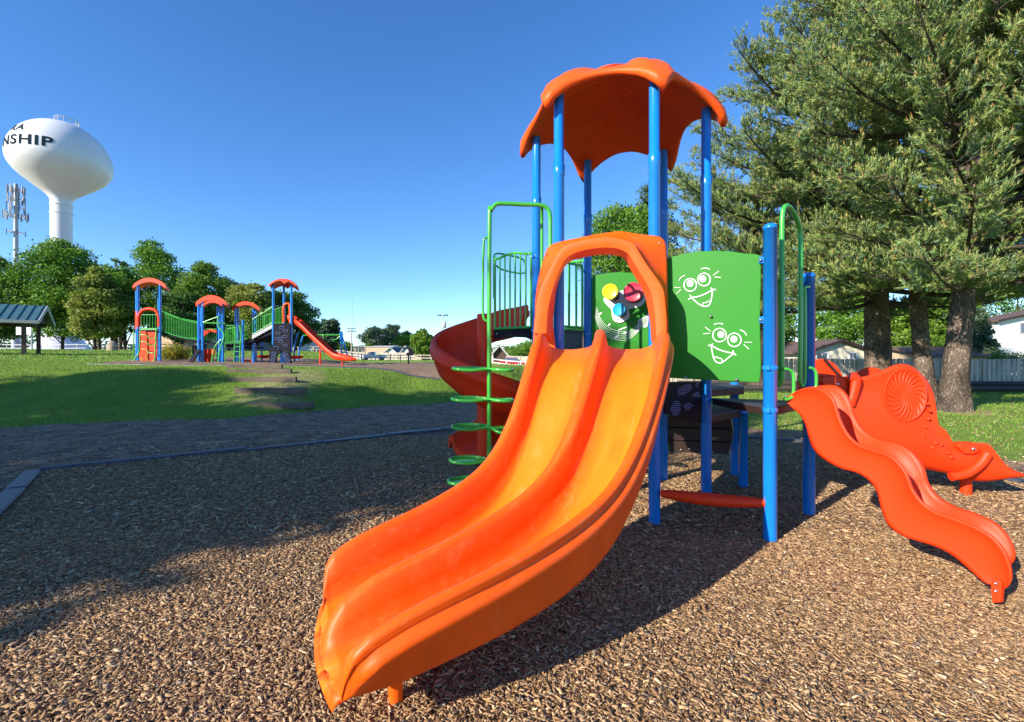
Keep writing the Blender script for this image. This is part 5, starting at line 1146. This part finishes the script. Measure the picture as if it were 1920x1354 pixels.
# ---------------------------------------------------------------- vehicles, grill, far small things
def car(name, label, x, y, rz, paint, L, Wd, H, prof_, cab, pick=False, wr=.35):
    t = thing(name, label, 'pickup truck' if pick else 'car', (x, y, gz(x, y)), rz); t['_local'] = 1
    mb = MB(); rgs = []
    for yy, k in ((-Wd/2, .9), (-Wd/2+.08, 1), (Wd/2-.08, 1), (Wd/2, .9)):
        rgs.append([(px_*(.985 if k < 1 else 1), yy, .32+(pz-.32)*k) for px_, pz in prof_])
    mb.loft(rgs, True, True, True); b_ = mb.build('body', M[paint], t, bevel=.03)
    mb = MB(); rgs = []
    for yy, k in ((-Wd/2+.1, 0), (-Wd/2+.22, 1), (Wd/2-.22, 1), (Wd/2-.1, 0)):
        zl = min(z for _, z in cab); rgs.append([(cx_, yy, zl+(z-zl)*(k if k else .05)) for cx_, z in cab])
    mb.loft(rgs, True, True, False); mb.build('cabin', M['glass'], t)
    mb = MB(); top = sorted(cab, key=lambda p: -p[1])[:2]; xa, xb = min(top)[0], max(top)[0]; mb.box(((xa+xb)/2, 0, top[0][1]+.02), (abs(xb-xa)+.1, Wd-.42, .05))
    for px_ in cab: pass
    mb.build('cab_roof', M[paint], t, bevel=.02)
    for sx in (-L*.32, L*.32):
        for sy in (-Wd/2+.1, Wd/2-.1):
            mb = MB(); mb.lathe((sx, sy-.11, wr), [(.01, 0), (wr*.85, 0), (wr, .03), (wr, .19), (wr*.85, .22), (.01, .22)], 20, axis=(0, 1, 0)); w_ = mb.build('wheel', M['tyre'], t)
            mb = MB(); mb.lathe((sx, sy-.125, wr), [(.01, 0), (wr*.5, 0), (wr*.58, .02), (wr*.58, .23), (wr*.5, .25), (.01, .25)], 14, axis=(0, 1, 0)); mb.build('rim', M['steel'], w_)
    for sy in (-Wd/2+.3, Wd/2-.3):
        mb = MB(); mb.box((L/2-.02, sy, .75), (.06, .3, .14)); mb.build('headlight', M['glass'], t)
    return t
car('pickup_truck', 'white pickup truck parked before the distant grey fence', X(700, 100), 100, R(182), 'carwhite', 5.6, 1.9, 1.8, [(-2.8, .45), (2.75, .4), (2.8, .9), (2.6, 1.08), (-2.8, 1.08)], [(-.5, 1.05), (1.35, 1.05), (.75, 1.78), (-.4, 1.78)], True, .42)
car('red_car', 'red car parked behind the white rail fence, seen beside the spiral slide', X(955, 66), 66, R(178), 'carred', 4.5, 1.8, 1.4, [(-2.25, .35), (2.2, .3), (2.25, .65), (1.4, .86), (-1.9, .9), (-2.25, .75)], [(-1.7, .88), (1.2, .84), (.4, 1.38), (-1.0, 1.38)])
gx, gy = X(766, 27.5), 27.5; g = gz(gx, gy); t = thing('park_grill', 'black charcoal grill on a post at the edge of the far playground', 'grill', (gx, gy, g))
mb = MB(); mb.tube([(gx, gy, g-.2), (gx, gy, g+.55)], .045, 8); mb.build('post', M['black'], t)
mb = MB(); mb.prism([(gx-.08, gy-.2, g+.5), (gx+.28, gy-.2, g+.55), (gx+.28, gy-.2, g+.7), (gx+.12, gy-.2, g+.98), (gx-.32, gy-.2, g+1.0), (gx-.36, gy-.2, g+.93), (gx+.02, gy-.2, g+.88), (gx+.05, gy-.2, g+.7), (gx-.1, gy-.2, g+.66)], (0, .4, 0)); mb.build('firebox', M['black'], t, bevel=.01)
# wooden bench and table far left of the slide
bx_ = X(598, 60); g = gz(bx_, 60); t = thing('picnic_table', 'pale concrete picnic table on the grass beyond the far orange slide', 'picnic table', (bx_, 60, g))
mb = MB(); mb.box((bx_, 60, g+.75), (1.9, .75, .08)); mb.build('table_top', M['concrete'], t)
for s_ in (-.65, .65): mb = MB(); mb.box((bx_+s_, 60, g+.36), (.15, .6, .72)); mb.build('leg', M['concrete'], t)
for s_ in (-.7, .7): mb = MB(); mb.box((bx_, 60+s_, g+.43), (1.9, .3, .07)); mb.box((bx_-.6, 60+s_, g+.2), (.12, .25, .4)); mb.box((bx_+.6, 60+s_, g+.2), (.12, .25, .4)); mb.build('bench', M['concrete'], t)
# ---------------------------------------------------------------- far playground
YP = 24.5
def fp_(cx_, cy_, Y=YP): return W(230+cx_/4.267, 500+cy_/4.267, Y)
FP = thing('play_structure', 'distant play structure with four blue-posted towers, arched orange roofs and green bridge', 'play structure', (fp_(700, 780).x, YP+.6, gz(fp_(700, 780).x, YP)))
PX = 1/4.267/F*YP
def fpost(cx_, top, Y=YP, bottom=None, r=.06):
    a = fp_(cx_, top, Y); g = gz(a.x, Y)-.2 if bottom is None else fp_(cx_, bottom, Y).z
    mb = MB(); mb.tube([(a.x, Y, g), (a.x, Y, a.z)], r, 10); mb.build('support_post', M['blue'], FP)
def arch_roof(x0, x1, ytop, ys, Y0, Y1, th=.16, nm='arched_roof', ov=.18):
    a = fp_(x0, ys, Y0); b_ = fp_(x1, ys, Y0); zt = fp_((x0+x1)/2, ytop, Y0).z; n = 14; mb = MB(); sec = []
    for Yk, sc_ in ((Y0-ov, .97), (Y0-ov+.12, 1), ((Y0+Y1)/2, 1.0), (Y1+ov-.12, 1), (Y1+ov, .97)):
        kx = 1+(Yk-Y0)/Y0*.8; up_ = [Vector(((a.x+(b_.x-a.x)*i/n)*kx, Yk, a.z+(zt-a.z)*math.sin(math.pi*i/n)**.75*sc_)) for i in range(n+1)]
        lo_ = [Vector((p.x, Yk, p.z-th*(1.1 if 0 < i < n else .9))) for i, p in enumerate(up_)]
        sec.append(up_+lo_[::-1])
    mb.loft(sec, True, True, False); return mb.build(nm, M['red'], FP, bevel=.03)
def fbar(x0, yt0, yb0, x1, yt1, yb1, n, Y=YP, Y2=None, sag=0, nm='barrier', m='green', r=.014):
    Y2 = Y2 or Y; mb = MB(); T = []; B = []
    for i in range(n+1):
        t = i/n; x = x0+(x1-x0)*t; dz = sag*math.sin(math.pi*t); Yk = Y+(Y2-Y)*t
        a = fp_(x, yt0+(yt1-yt0)*t+dz, Yk); b_ = fp_(x, yb0+(yb1-yb0)*t+dz, Yk); T.append(a); B.append(b_); mb.tube([a, b_], r, 5)
    mb.tube(T, r*1.5, 6); mb.tube(B, r*1.5, 6); return mb.build(nm, M[m], FP)
def fslab(x0, y0, x1, y1, Y0, Y1, th=.1, m='black', nm='deck'):
    mb = MB(); a = fp_(x0, y0, Y0); b_ = fp_(x1, y1, Y0); n_ = 8
    mb.prism([(a.x, Y0, a.z), (b_.x, Y0, b_.z), (b_.x, Y0, b_.z-th), (a.x, Y0, a.z-th)], (0, Y1-Y0, 0)); return mb.build(nm, M[m], FP)
def fpanel(pts, m, nm, Y=YP, th=.06): mb = MB(); mb.prism([fp_(x, y, Y) for x, y in pts], (0, th, 0)); return mb.build(nm, M[m], FP, bevel=.01)
# first tower
for x, t_, Y in ((124, 140, YP), (300, 140, YP), (112, 165, YP+1.4), (288, 165, YP+1.4)): fpost(x, t_, Y)
arch_roof(82, 346, 90, 150, YP, YP+1.1, .20, ov=.08)
fslab(120, 505, 300, 505, YP, YP+1.4); fbar(150, 385, 495, 285, 385, 495, 6, YP+1.3)
mb = MB(); mb.tube(catmull([fp_(128, 480), fp_(130, 400), fp_(160, 352), fp_(212, 338), fp_(265, 352), fp_(290, 400), fp_(292, 480)], 4), .085, 8); mb.build('entrance_arch', M['red'], FP)
fpanel([(98, 360), (120, 345), (120, 500), (98, 500)], 'red', 'side_panel', YP+.4)
fpanel([(132, 515), (275, 515), (275, 700), (262, 765), (140, 765), (128, 700)], 'red', 'climbing_panel', YP-.05)
mb = MB()
mb.tube(catmull([fp_(145, 505, YP-.2), fp_(140, 560, YP-.25), fp_(132, 680, YP-.3), fp_(100, 735, YP-.4), fp_(55, 782, YP-.5)], 4), .035, 8); mb.tube([fp_(270, 505, YP-.2), fp_(255, 782, YP-.4)], .035, 8); mb.tube([fp_(145, 503, YP-.2), fp_(272, 503, YP-.2)], .035, 8)
for y in (545, 600, 660): mb.tube([fp_(140, y, YP-.25), fp_(185, y, YP-.25), fp_(212, y+28, YP-.25), fp_(262, y+28, YP-.25)], .025, 6); 
mb.tube(catmull([fp_(128, 735, YP-.3), fp_(158, 745, YP-.3), fp_(150, 775, YP-.3)], 3), .025, 6); mb.tube([fp_(240, 690, YP-.3), fp_(205, 690, YP-.3), fp_(185, 730, YP-.3), fp_(215, 760, YP-.3), fp_(245, 755, YP-.3)], .025, 6)
mb.tube([fp_(90, 510, YP-.1), fp_(86, 735, YP-.1)], .03, 6); mb.build('vine_climber', M['green'], FP)
# bridge
fbar(315, 360, 515, 602, 452, 585, 22, YP+.1, None, 12); fbar(315, 355, 505, 602, 440, 575, 22, YP+1.2, None, 12)
mb = MB(); n = 10
for i in range(n):
    t0_, t1_ = i/n, (i+1)/n; f_ = lambda t: fp_(318+(600-318)*t, 520+(592-520)*t+12*math.sin(math.pi*t), YP+.1)
    a = f_(t0_); b_ = f_(t1_-.015); mb.prism([a, b_, b_-Vector((0, 0, .07)), a-Vector((0, 0, .07))], (0, 1.1, 0))
mb.build('bridge_deck', M['black'], FP)
# second tower
for x, t_, Y in ((608, 285, YP), (640, 285, YP), (628, 300, YP+1.3), (775, 300, YP), (802, 290, YP), (790, 305, YP+1.3), (760, 320, YP+1.8)): fpost(x, t_, Y)
arch_roof(585, 832, 228, 290, YP, YP+1.0, .22, ov=.08); arch_roof(645, 798, 268, 305, YP-.5, YP-.3, .12)
fslab(610, 600, 790, 625, YP, YP+1.4); fpanel([(648, 512), (700, 500), (750, 512), (750, 530), (700, 522), (650, 560)], 'red', 'window_panel', YP+1.2); fbar(655, 500, 610, 750, 500, 610, 7, YP+1.25)
fpanel([(650, 662), (740, 662), (722, 740), (695, 765), (665, 765), (648, 745)], 'red', 'low_panel', YP+.2); fpanel([(556, 628), (600, 640), (600, 745), (556, 700)], 'black', 'store_panel', YP+.9); 
mb = MB(); mb.plank(fp_(610, 665, YP-.1), fp_(532, 785, YP-.6), .3, .05); mb.build('ramp_plank', M['black'], FP)
mb = MB(); mb.tube([fp_(645, 445, YP-.1), fp_(765, 400, YP-.1)], .035, 6); mb.tube([fp_(645, 450, YP-.1), fp_(820, 455, YP-.1)], .03, 6)
mb.tube(catmull([fp_(765, 400, YP-.2), fp_(762, 470, YP-.25), fp_(800, 520, YP-.3), fp_(812, 545, YP-.3), fp_(800, 600, YP-.35), fp_(775, 680, YP-.4), fp_(765, 775, YP-.45)], 4), .035, 8)
mb.tube(catmull([fp_(790, 580, YP-.35), fp_(740, 640, YP-.4), fp_(722, 700, YP-.4), fp_(712, 765, YP-.45)], 4), .035, 8)
for t in (.2, .4, .6, .8): a = fp_(790-70*t, 590+170*t, YP-.4); b_ = fp_(800-30*t, 600+165*t, YP-.4); mb.tube([a, b_], .02, 6)
mb.build('curved_ladder', M['green'], FP)
# third tower
for x, t_, Y in ((903, 330, YP+1), (921, 330, YP+1.4), (1045, 340, YP+1), (1065, 340, YP+1.4), (962, 425, YP)): fpost(x, t_, Y)
arch_roof(878, 1092, 277, 330, YP+1, YP+1.7, .18, ov=.06)
fslab(810, 612, 960, 612, YP, YP+1.6); fbar(825, 500, 612, 950, 480, 612, 9, YP); fbar(820, 470, 600, 900, 470, 600, 7, YP+1.4); fbar(975, 440, 580, 1035, 440, 575, 5, YP+.9)
mb = MB()
for x in (895, 940): mb.tube(catmull([fp_(x, 470, YP-.1), fp_(x+6, 560, YP-.15), fp_(x, 640, YP-.2), fp_(x-4, 785, YP-.2)], 4), .03, 6)
for y in (600, 640, 680, 720): mb.tube([fp_(895, y, YP-.2), fp_(940, y, YP-.2)], .02, 5)
mb.tube([fp_(820, 610, YP-.1), fp_(820, 765, YP-.1)], .025, 6); mb.build('loop_ladder', M['green'], FP)
fslab(965, 640, 1045, 640, YP+.9, YP+2.0); fpost(1048, 600, YP+.6, None, .09); fpanel([(975, 748), (1045, 745), (1045, 760), (975, 762)], 'red', 'low_bench', YP+.8)
# stairs
mb = MB(); mb.prism([fp_(1035, 548), fp_(1195, 462), fp_(1195, 492), fp_(1035, 580)], (0, .06, 0)); mb.build('stair_stringer', M['metalgrey'], FP); mb = MB(); mb.prism([fp_(1035, 548, YP+1.1), fp_(1195, 462, YP+1.1), fp_(1195, 492, YP+1.1), fp_(1035, 580, YP+1.1)], (0, .06, 0)); mb.build('stair_stringer', M['metalgrey'], FP)
mb = MB()
for i in range(6):
    t = (i+.5)/6; a = fp_(1035+160*t, 580-88*t, YP+.05); mb.box((a.x, YP+.58, a.z+.02), (.26, 1.0, .05))
mb.build('stair_treads', M['black'], FP); fslab(985, 600, 1195, 520, YP+.1, YP+1.1, .12)
fbar(1040, 420, 540, 1195, 328, 455, 10, YP); fbar(1040, 410, 530, 1195, 318, 445, 10, YP+1.15)
# fourth tower
for x, t_, Y, bt in ((1205, 125, YP, 625), (1350, 145, YP, 690), (1290, 150, YP+1.2, None), (1270, 670, YP-.1, None), (1205, 150, YP+1.2, None)): fpost(x, t_, Y, bt)
mb = MB(); sec = []
for k, Yk in enumerate((YP-.3, YP+.1, YP+.6, YP+1.1, YP+1.5)):
    e = abs(k-2)/2.; up_ = []; lo_ = []
    for i in range(15):
        t = i/14; x = 1172+(1392-1172)*t; ytop = 90+48*(abs(t-.5)*2)**2.2+14*e*e; a = fp_(x, ytop, YP); a.x *= 1+(Yk-YP)/YP*.8; a.y = Yk; up_.append(a)
        thk = .10+.16*max(0, 1-abs(t-.57)/.14) if k in (0, 4) else .08; lo_.append(a-Vector((0, 0, thk)))
    sec.append(up_+lo_[::-1])
mb.loft(sec, True, True, False); mb.build('canopy_roof', M['red'], FP, bevel=.02)
fslab(1198, 458, 1355, 458, YP, YP+1.3, .09); fbar(1212, 345, 452, 1280, 320, 452, 6, YP+1.2); fbar(1125, 400, 480, 1190, 375, 455, 5, YP+.5)
mb = MB(); mb.tube(catmull([fp_(1288, 450, YP+.1), fp_(1285, 360, YP+.1), fp_(1292, 310, YP+.1), fp_(1315, 296, YP+.1), fp_(1335, 310, YP+.1), fp_(1340, 450, YP+.1)], 4), .06, 8); mb.build('slide_hood', M['orange'], FP)
rw = fpanel([(1208, 460), (1340, 460), (1340, 695), (1200, 628)], 'black', 'rock_wall', YP-.12, .08)
r2 = fpanel([(1170, 640), (1270, 668), (1232, 720), (1228, 793), (1160, 793), (1172, 735)], 'black', 'rock_wall', YP-.3, .08); r3 = fpanel([(1268, 672), (1342, 690), (1350, 793), (1290, 793), (1296, 730)], 'black', 'rock_wall', YP-.28, .08)
mb = MB()
for i, (x, y) in enumerate(((1245, 533), (1272, 488), (1303, 513), (1232, 578), (1298, 560), (1268, 603), (1300, 630), (1230, 648), (1262, 575))):
    mb.tube([fp_(x+19*math.cos(R(a)), y+10*math.sin(R(a)), YP-.15) for a in range(0, 360, 30)], .009, 4, closed=True)
mb.build('grip_rings', M['dot'], rw); mb = MB()
for i, (x, y) in enumerate(((1210, 692), (1208, 720), (1200, 748), (1195, 775), (1300, 700), (1310, 722), (1318, 748), (1322, 774))):
    mb.tube([fp_(x+19*math.cos(R(a)), y+9*math.sin(R(a)), YP-.33) for a in range(0, 360, 30)], .009, 4, closed=True)
mb.build('grip_rings', M['dot'], r2)
# far slide
path = catmull([fp_(1345, 425, YP+.4), fp_(1375, 440, YP+.35), fp_(1440, 485, YP+.3), fp_(1520, 565, YP+.1), fp_(1600, 640, YP-.1), fp_(1660, 695, YP-.3), fp_(1710, 730, YP-.5), fp_(1770, 742, YP-.6), fp_(1850, 745, YP-.7)], 6)
mb = MB(); rgs = []
for i, p in enumerate(path):
    o_ = Vector((.12, 1, 0)).normalized(); h_ = .26 if i < len(path)-8 else .26-.025*(i-len(path)+8); u_ = Vector((0, 0, 1))
    rgs.append([p-o_*.27+u_*h_, p-o_*.31+u_*(h_-.04), p-o_*.30, p-o_*.22-u_*.07, p+o_*.22-u_*.07, p+o_*.3, p+o_*.31+u_*(h_-.04), p+o_*.27+u_*h_, p+o_*.24+u_*(h_-.05), p+o_*.17, p-o_*.17, p-o_*.24+u_*(h_-.05)])
mb.loft(rgs); fs = mb.build('slide', M['red'], FP)
for x, Y in ((1580, YP+.1), (1757, YP-.6)): a = fp_(x, 660 if x < 1700 else 760, Y); mb = MB(); mb.tube([(a.x, Y, gz(a.x, Y)-.2), a], .05, 8); mb.build('slide_leg', M['red'], fs)
# ---- overhead ladder behind
YL = 29.5
OL = thing('overhead_ladder', 'green overhead ladder on curved blue supports right of the far slide', 'climber', (fp_(1640, 720, YL).x, YL, gz(fp_(1640, 720, YL).x, YL)))
def lad(nm, pts, m, r=.05): mb = MB(); mb.tube(catmull(pts, 4), r, 8); return mb.build(nm, M[m], OL)
lad('curved_support', [fp_(1403, 765, YL), fp_(1412, 680, YL), fp_(1425, 610, YL), fp_(1446, 550, YL)], 'blue', .055)
mb = MB()
for Yk in (YL-.4, YL+.4): mb.tube(catmull([fp_(1446, 550, Yk), fp_(1560, 545, Yk), fp_(1660, 547, Yk), fp_(1738, 545, Yk)], 4), .035, 6)
mb.tube(catmull([fp_(1580, 580, YL-.5), fp_(1620, 585, YL-.5), fp_(1700, 585, YL-.5), fp_(1740, 555, YL-.5)], 4), .03, 6)
for i in range(10): x = 1470+i*28; mb.tube([fp_(x, 548, YL-.4), fp_(x, 548, YL+.4)], .02, 5)
mb.tube([fp_(1600, 545, YL-.4), fp_(1610, 585, YL-.5)], .02, 5); mb.build('overhead_rungs', M['green'], OL)
mb = MB()
for dx in (0, 28): mb.tube([fp_(1742+dx*.25, 525, YL-.3), fp_(1752+dx*1.9, 745, YL-.3)], .05, 8)
for i in range(6): t = (i+1)/7; mb.tube([fp_(1742+10*t, 525+220*t, YL-.3), fp_(1749+56*t, 525+220*t, YL-.3)], .03, 6)
mb.build('end_ladder', M['blue'], OL)
# spinners
for (x, lab) in ((1130, 'orange spinner seat on a curved blue pole left of the far rock wall'), (1390, 'orange spinner seat right of the far rock wall')):
    a = fp_(x, 757, 26.5); g = gz(a.x, 26.5); t = thing('spinner_seat', lab, 'spinner', (a.x, 26.5, g), group='spinner seats in the far playground')
    mb = MB(); mb.lathe((a.x, 26.5, g), [(.01, .22), (.2, .2), (.36, .28), (.42, .36), (.38, .38), (.25, .3), (.01, .28)], 18); mb.build('seat', M['red'], t)
    mb = MB(); mb.tube(catmull([(a.x-.1, 26.5, g-.1), (a.x-.12, 26.5, g+.6), (a.x-.05, 26.5, g+1.2), (a.x+.1, 26.5, g+1.7)], 4), .05, 8); mb.build('pole', M['blue'], t)
# wood chip pad border line
mb = MB(); pts = [(-19, 20.6), (-11, 20.45), (-3.2, 20.2)]; mb.tube([(x, y, gz(x, y)+.02) for x, y in np.stack([np.interp(np.linspace(0, 2, 30), [0, 1, 2], [p[k] for p in pts]) for k in (0, 1)], 1)], .05, 6); o = mb.build('pad_edging', M['edging']); tag(o, 'thin dark edging line along the near side of the far playground', 'edging')
# ---------------------------------------------------------------- pines
def pine(label, x, y, H, z0, Rad, tr, lean=(0, 0), nb=5, dz=.42, dens=1., seed=1, prof='std', zmax=None, narr=20, azlim=None, nwid=.022):
    rs_ = np.random.default_rng(seed); g = gz(x, y); t = thing('pine_tree', label, 'tree', (x, y, g), group='old pines beside the playground'); t['_local'] = 1
    tp = lambda z: Vector((lean[0]*z/H+.12*math.sin(z*.5+seed), lean[1]*z/H+.1*math.cos(z*.43+seed), z))
    zs_ = np.linspace(-.4, H, 26); mb = MB()
    V = []; rings = []
    for z in zs_:
        r_ = tr*(1-.85*max(z, 0)/H)*(1+.55*math.exp(-max(z+.1, 0)/.35)); c = tp(z)
        rings.append([c+Vector((math.cos(a)*r_*(1+.07*math.sin(5*a+z*2)+.05*math.sin(9*a-z*3)), math.sin(a)*r_*(1+.07*math.sin(5*a+z*2)+.05*math.sin(9*a-z*3)), 0)) for a in np.linspace(0, 2*math.pi, 28, endpoint=False)])
    mb.loft(rings, True, False, True); mb.build('trunk', M['bark'], t)
    lb = MB(); tw = MB(); P = []; D = []; bare = []
    z = z0
    while z < (zmax or H-.3):
        q = (z-z0)/(H-z0)
        prof_r = Rad*(1-q)**.6*(.75+.35*math.sin(min(1, q*3)*math.pi/2)) if prof == 'std' else Rad*math.sqrt(max(.04, 1-(q*1.05)**2))*(.7+.3*min(1, q*4))
        for k in range(nb):
            az = rs_.uniform(0, 2*math.pi); L = max(.6, prof_r*rs_.uniform(.72, 1.12)); b0 = tp(z+rs_.uniform(-.2, .2)); dirv = Vector((math.cos(az), math.sin(az), 0)); sd_ = Vector((-dirv.y, dirv.x, 0))
            up0 = .22-.5*(1-q)*.95; curve = rs_.uniform(-.15, .15)
            pts = [b0+dirv*L*u+sd_*curve*L*u*u+Vector((0, 0, L*(up0*u+.30*u*u*(.4+.6*u)))) for u in np.linspace(0, 1, 9)]
            r0 = .028+.012*L; lb.tube(pts, [r0*(1-.88*i/8) for i in range(9)], 5)
            nt_ = int(L*7.8*dens)
            for j in range(nt_):
                u = .28+.72*(j+rs_.random())/nt_; i = min(7, int(u*8)); p = pts[i].lerp(pts[i+1], u*8-i)
                s_ = rs_.choice([-1, 1]); l2 = rs_.uniform(.4, 1.3)*min(1, L*.35)*(1.2-.5*u); dd = (dirv*rs_.uniform(.35, .9)+sd_*s_*rs_.uniform(.4, 1.)+Vector((0, 0, rs_.uniform(-.15, .55)))).normalized()
                e = p+dd*l2+Vector((0, 0, .12*l2)); m_ = p.lerp(e, .55)-Vector((0, 0, .05*l2)); 
                if rs_.random() < .4: tw.tube([p, m_, e+Vector((0, 0, .05))], [.014, .010, .006], 3, caps=False)
                for kk in range(int(3+l2*6)):
                    v = rs_.uniform(.25, 1); c = p.lerp(e, v)+Vector(rs_.normal(0, .05, 3)); P.append(c)
                    dn_ = (dd*.8+Vector((0, 0, rs_.uniform(.2, 1.1)))+Vector(rs_.normal(0, .35, 3))).normalized(); D.append(dn_)
        z += dz*rs_.uniform(.7, 1.3)
    lb.build('branches', M['darkbark'], t); tw.build('twigs', M['twig'], t)
    P = np.array([tuple(p) for p in P]); D = np.array([tuple(p) for p in D]); n = len(P); K = narr
    Ls = rs_.uniform(.16, .34, n); u = rs_.random((n, K)); base = P[:, None]+D[:, None]*(u*Ls[:, None])[:, :, None]
    rd = rs_.normal(size=(n, K, 3)); rd -= (rd*D[:, None]).sum(-1, keepdims=True)*D[:, None]; rd /= np.linalg.norm(rd, axis=-1, keepdims=True)
    nl = rs_.uniform(.07, .13, (n, K, 1)); tip = base+rd*nl*.72+D[:, None]*nl*.85
    sdv_ = np.cross(D[:, None], rd)*nwid/2
    V = np.stack([base-sdv_, base+sdv_, tip], 2).reshape(-1, 3)
    c0 = np.array([(.20, .30, .09), (.26, .35, .10), (.13, .23, .12), (.32, .37, .11)]); cc = c0[rs_.integers(0, 4, n)][:, None]*rs_.uniform(.75, 1.3, (n, K, 1)); 
    cc = cc+(u[..., None]**2)*np.array([.05, .055, .01]); cc = np.repeat(cc, 3, 1).reshape(-1, 3)
    me = raw_mesh('needles', V, 3, np.arange(len(V)), cc); link('needles', me, M['needle'], t)
    # pale upright candles and orange pollen cones at shoot tips
    sel = rs_.random(n) < .5; Pp = P[sel]+D[sel]*Ls[sel][:, None]*.85; m = len(Pp); up = D[sel]*.4+np.array([0, 0, 1.]); up /= np.linalg.norm(up, axis=1)[:, None]
    hh = rs_.uniform(.08, .22, m)[:, None]; a = rs_.normal(size=(m, 3)); sx = np.cross(up, a); sx /= np.linalg.norm(sx, axis=1)[:, None]; sy = np.cross(up, sx); w_ = .019
    V = np.stack([Pp+sx*w_, Pp-sx*.5*w_+sy*.87*w_, Pp-sx*.5*w_-sy*.87*w_, Pp+up*hh], 1).reshape(-1, 3); b0 = np.arange(m)[:, None]*4
    idx = (b0+np.array([0, 1, 3, 1, 2, 3, 2, 0, 3])).ravel(); pal = np.array([(.24, .27, .12), (.30, .30, .12), (.38, .22, .07), (.42, .27, .10)]); pc_ = pal[rs_.choice(4, m, p=[.45, .27, .16, .12])]
    me = raw_mesh('candles', V, 3, idx, np.repeat(pc_, 4, 0)); link('candles', me, M['needle'], t)
    print('pine', label[:20], n); return t
pine('thick trunked old pine right behind the sun disc slide', 15.9, 20, 20, 4.3, 9.8, .50, (.4, 0), 5, .42, 1.05, 3)
pine('slender leaning pine between the two thick pine trunks', 16.0, 17.6, 17, 5.0, 5.2, .30, (-1.6, 0), 4, .5, .9, 4)
pine('massive pine with a dappled trunk flaring at the grass, nearest the road', 13.6, 14.0, 16.5, 4.0, 6.2, .33, (.9, 0), 5, .40, 1.15, 5)
pine('broad lower pine behind the others, over the green face panel', 13.6, 25.5, 12.6, 4.4, 6.8, .34, (0, 0), 5, .45, .9, 6, 'dome', narr=16, nwid=.022)
# big shade trees standing behind and left of the viewer: they throw the long shadows over the bed and bank
def at_ut(u, t): return (u*.669+t*.743, -u*.743+t*.669)
for (u, t_, H, rad_, lab, n) in ((-8.1, -15.5, 13.5, 3.7, 'leafy shade tree behind the viewer, left of the chip bed', 26000), (-14.2, -19, 14.0, 4.0, 'leafy shade tree standing left of the dirt path', 26000), (-20.5, -21, 11, 3.8, 'leafy shade tree far left of the dirt path', 16000)):
    x, y = at_ut(u, t_); tree('broadleaf_tree', lab, x, y, H, 2.5, rad_, n, .3, 'mid', 'round', 1, .35, 'shade trees left of the bed', 110)
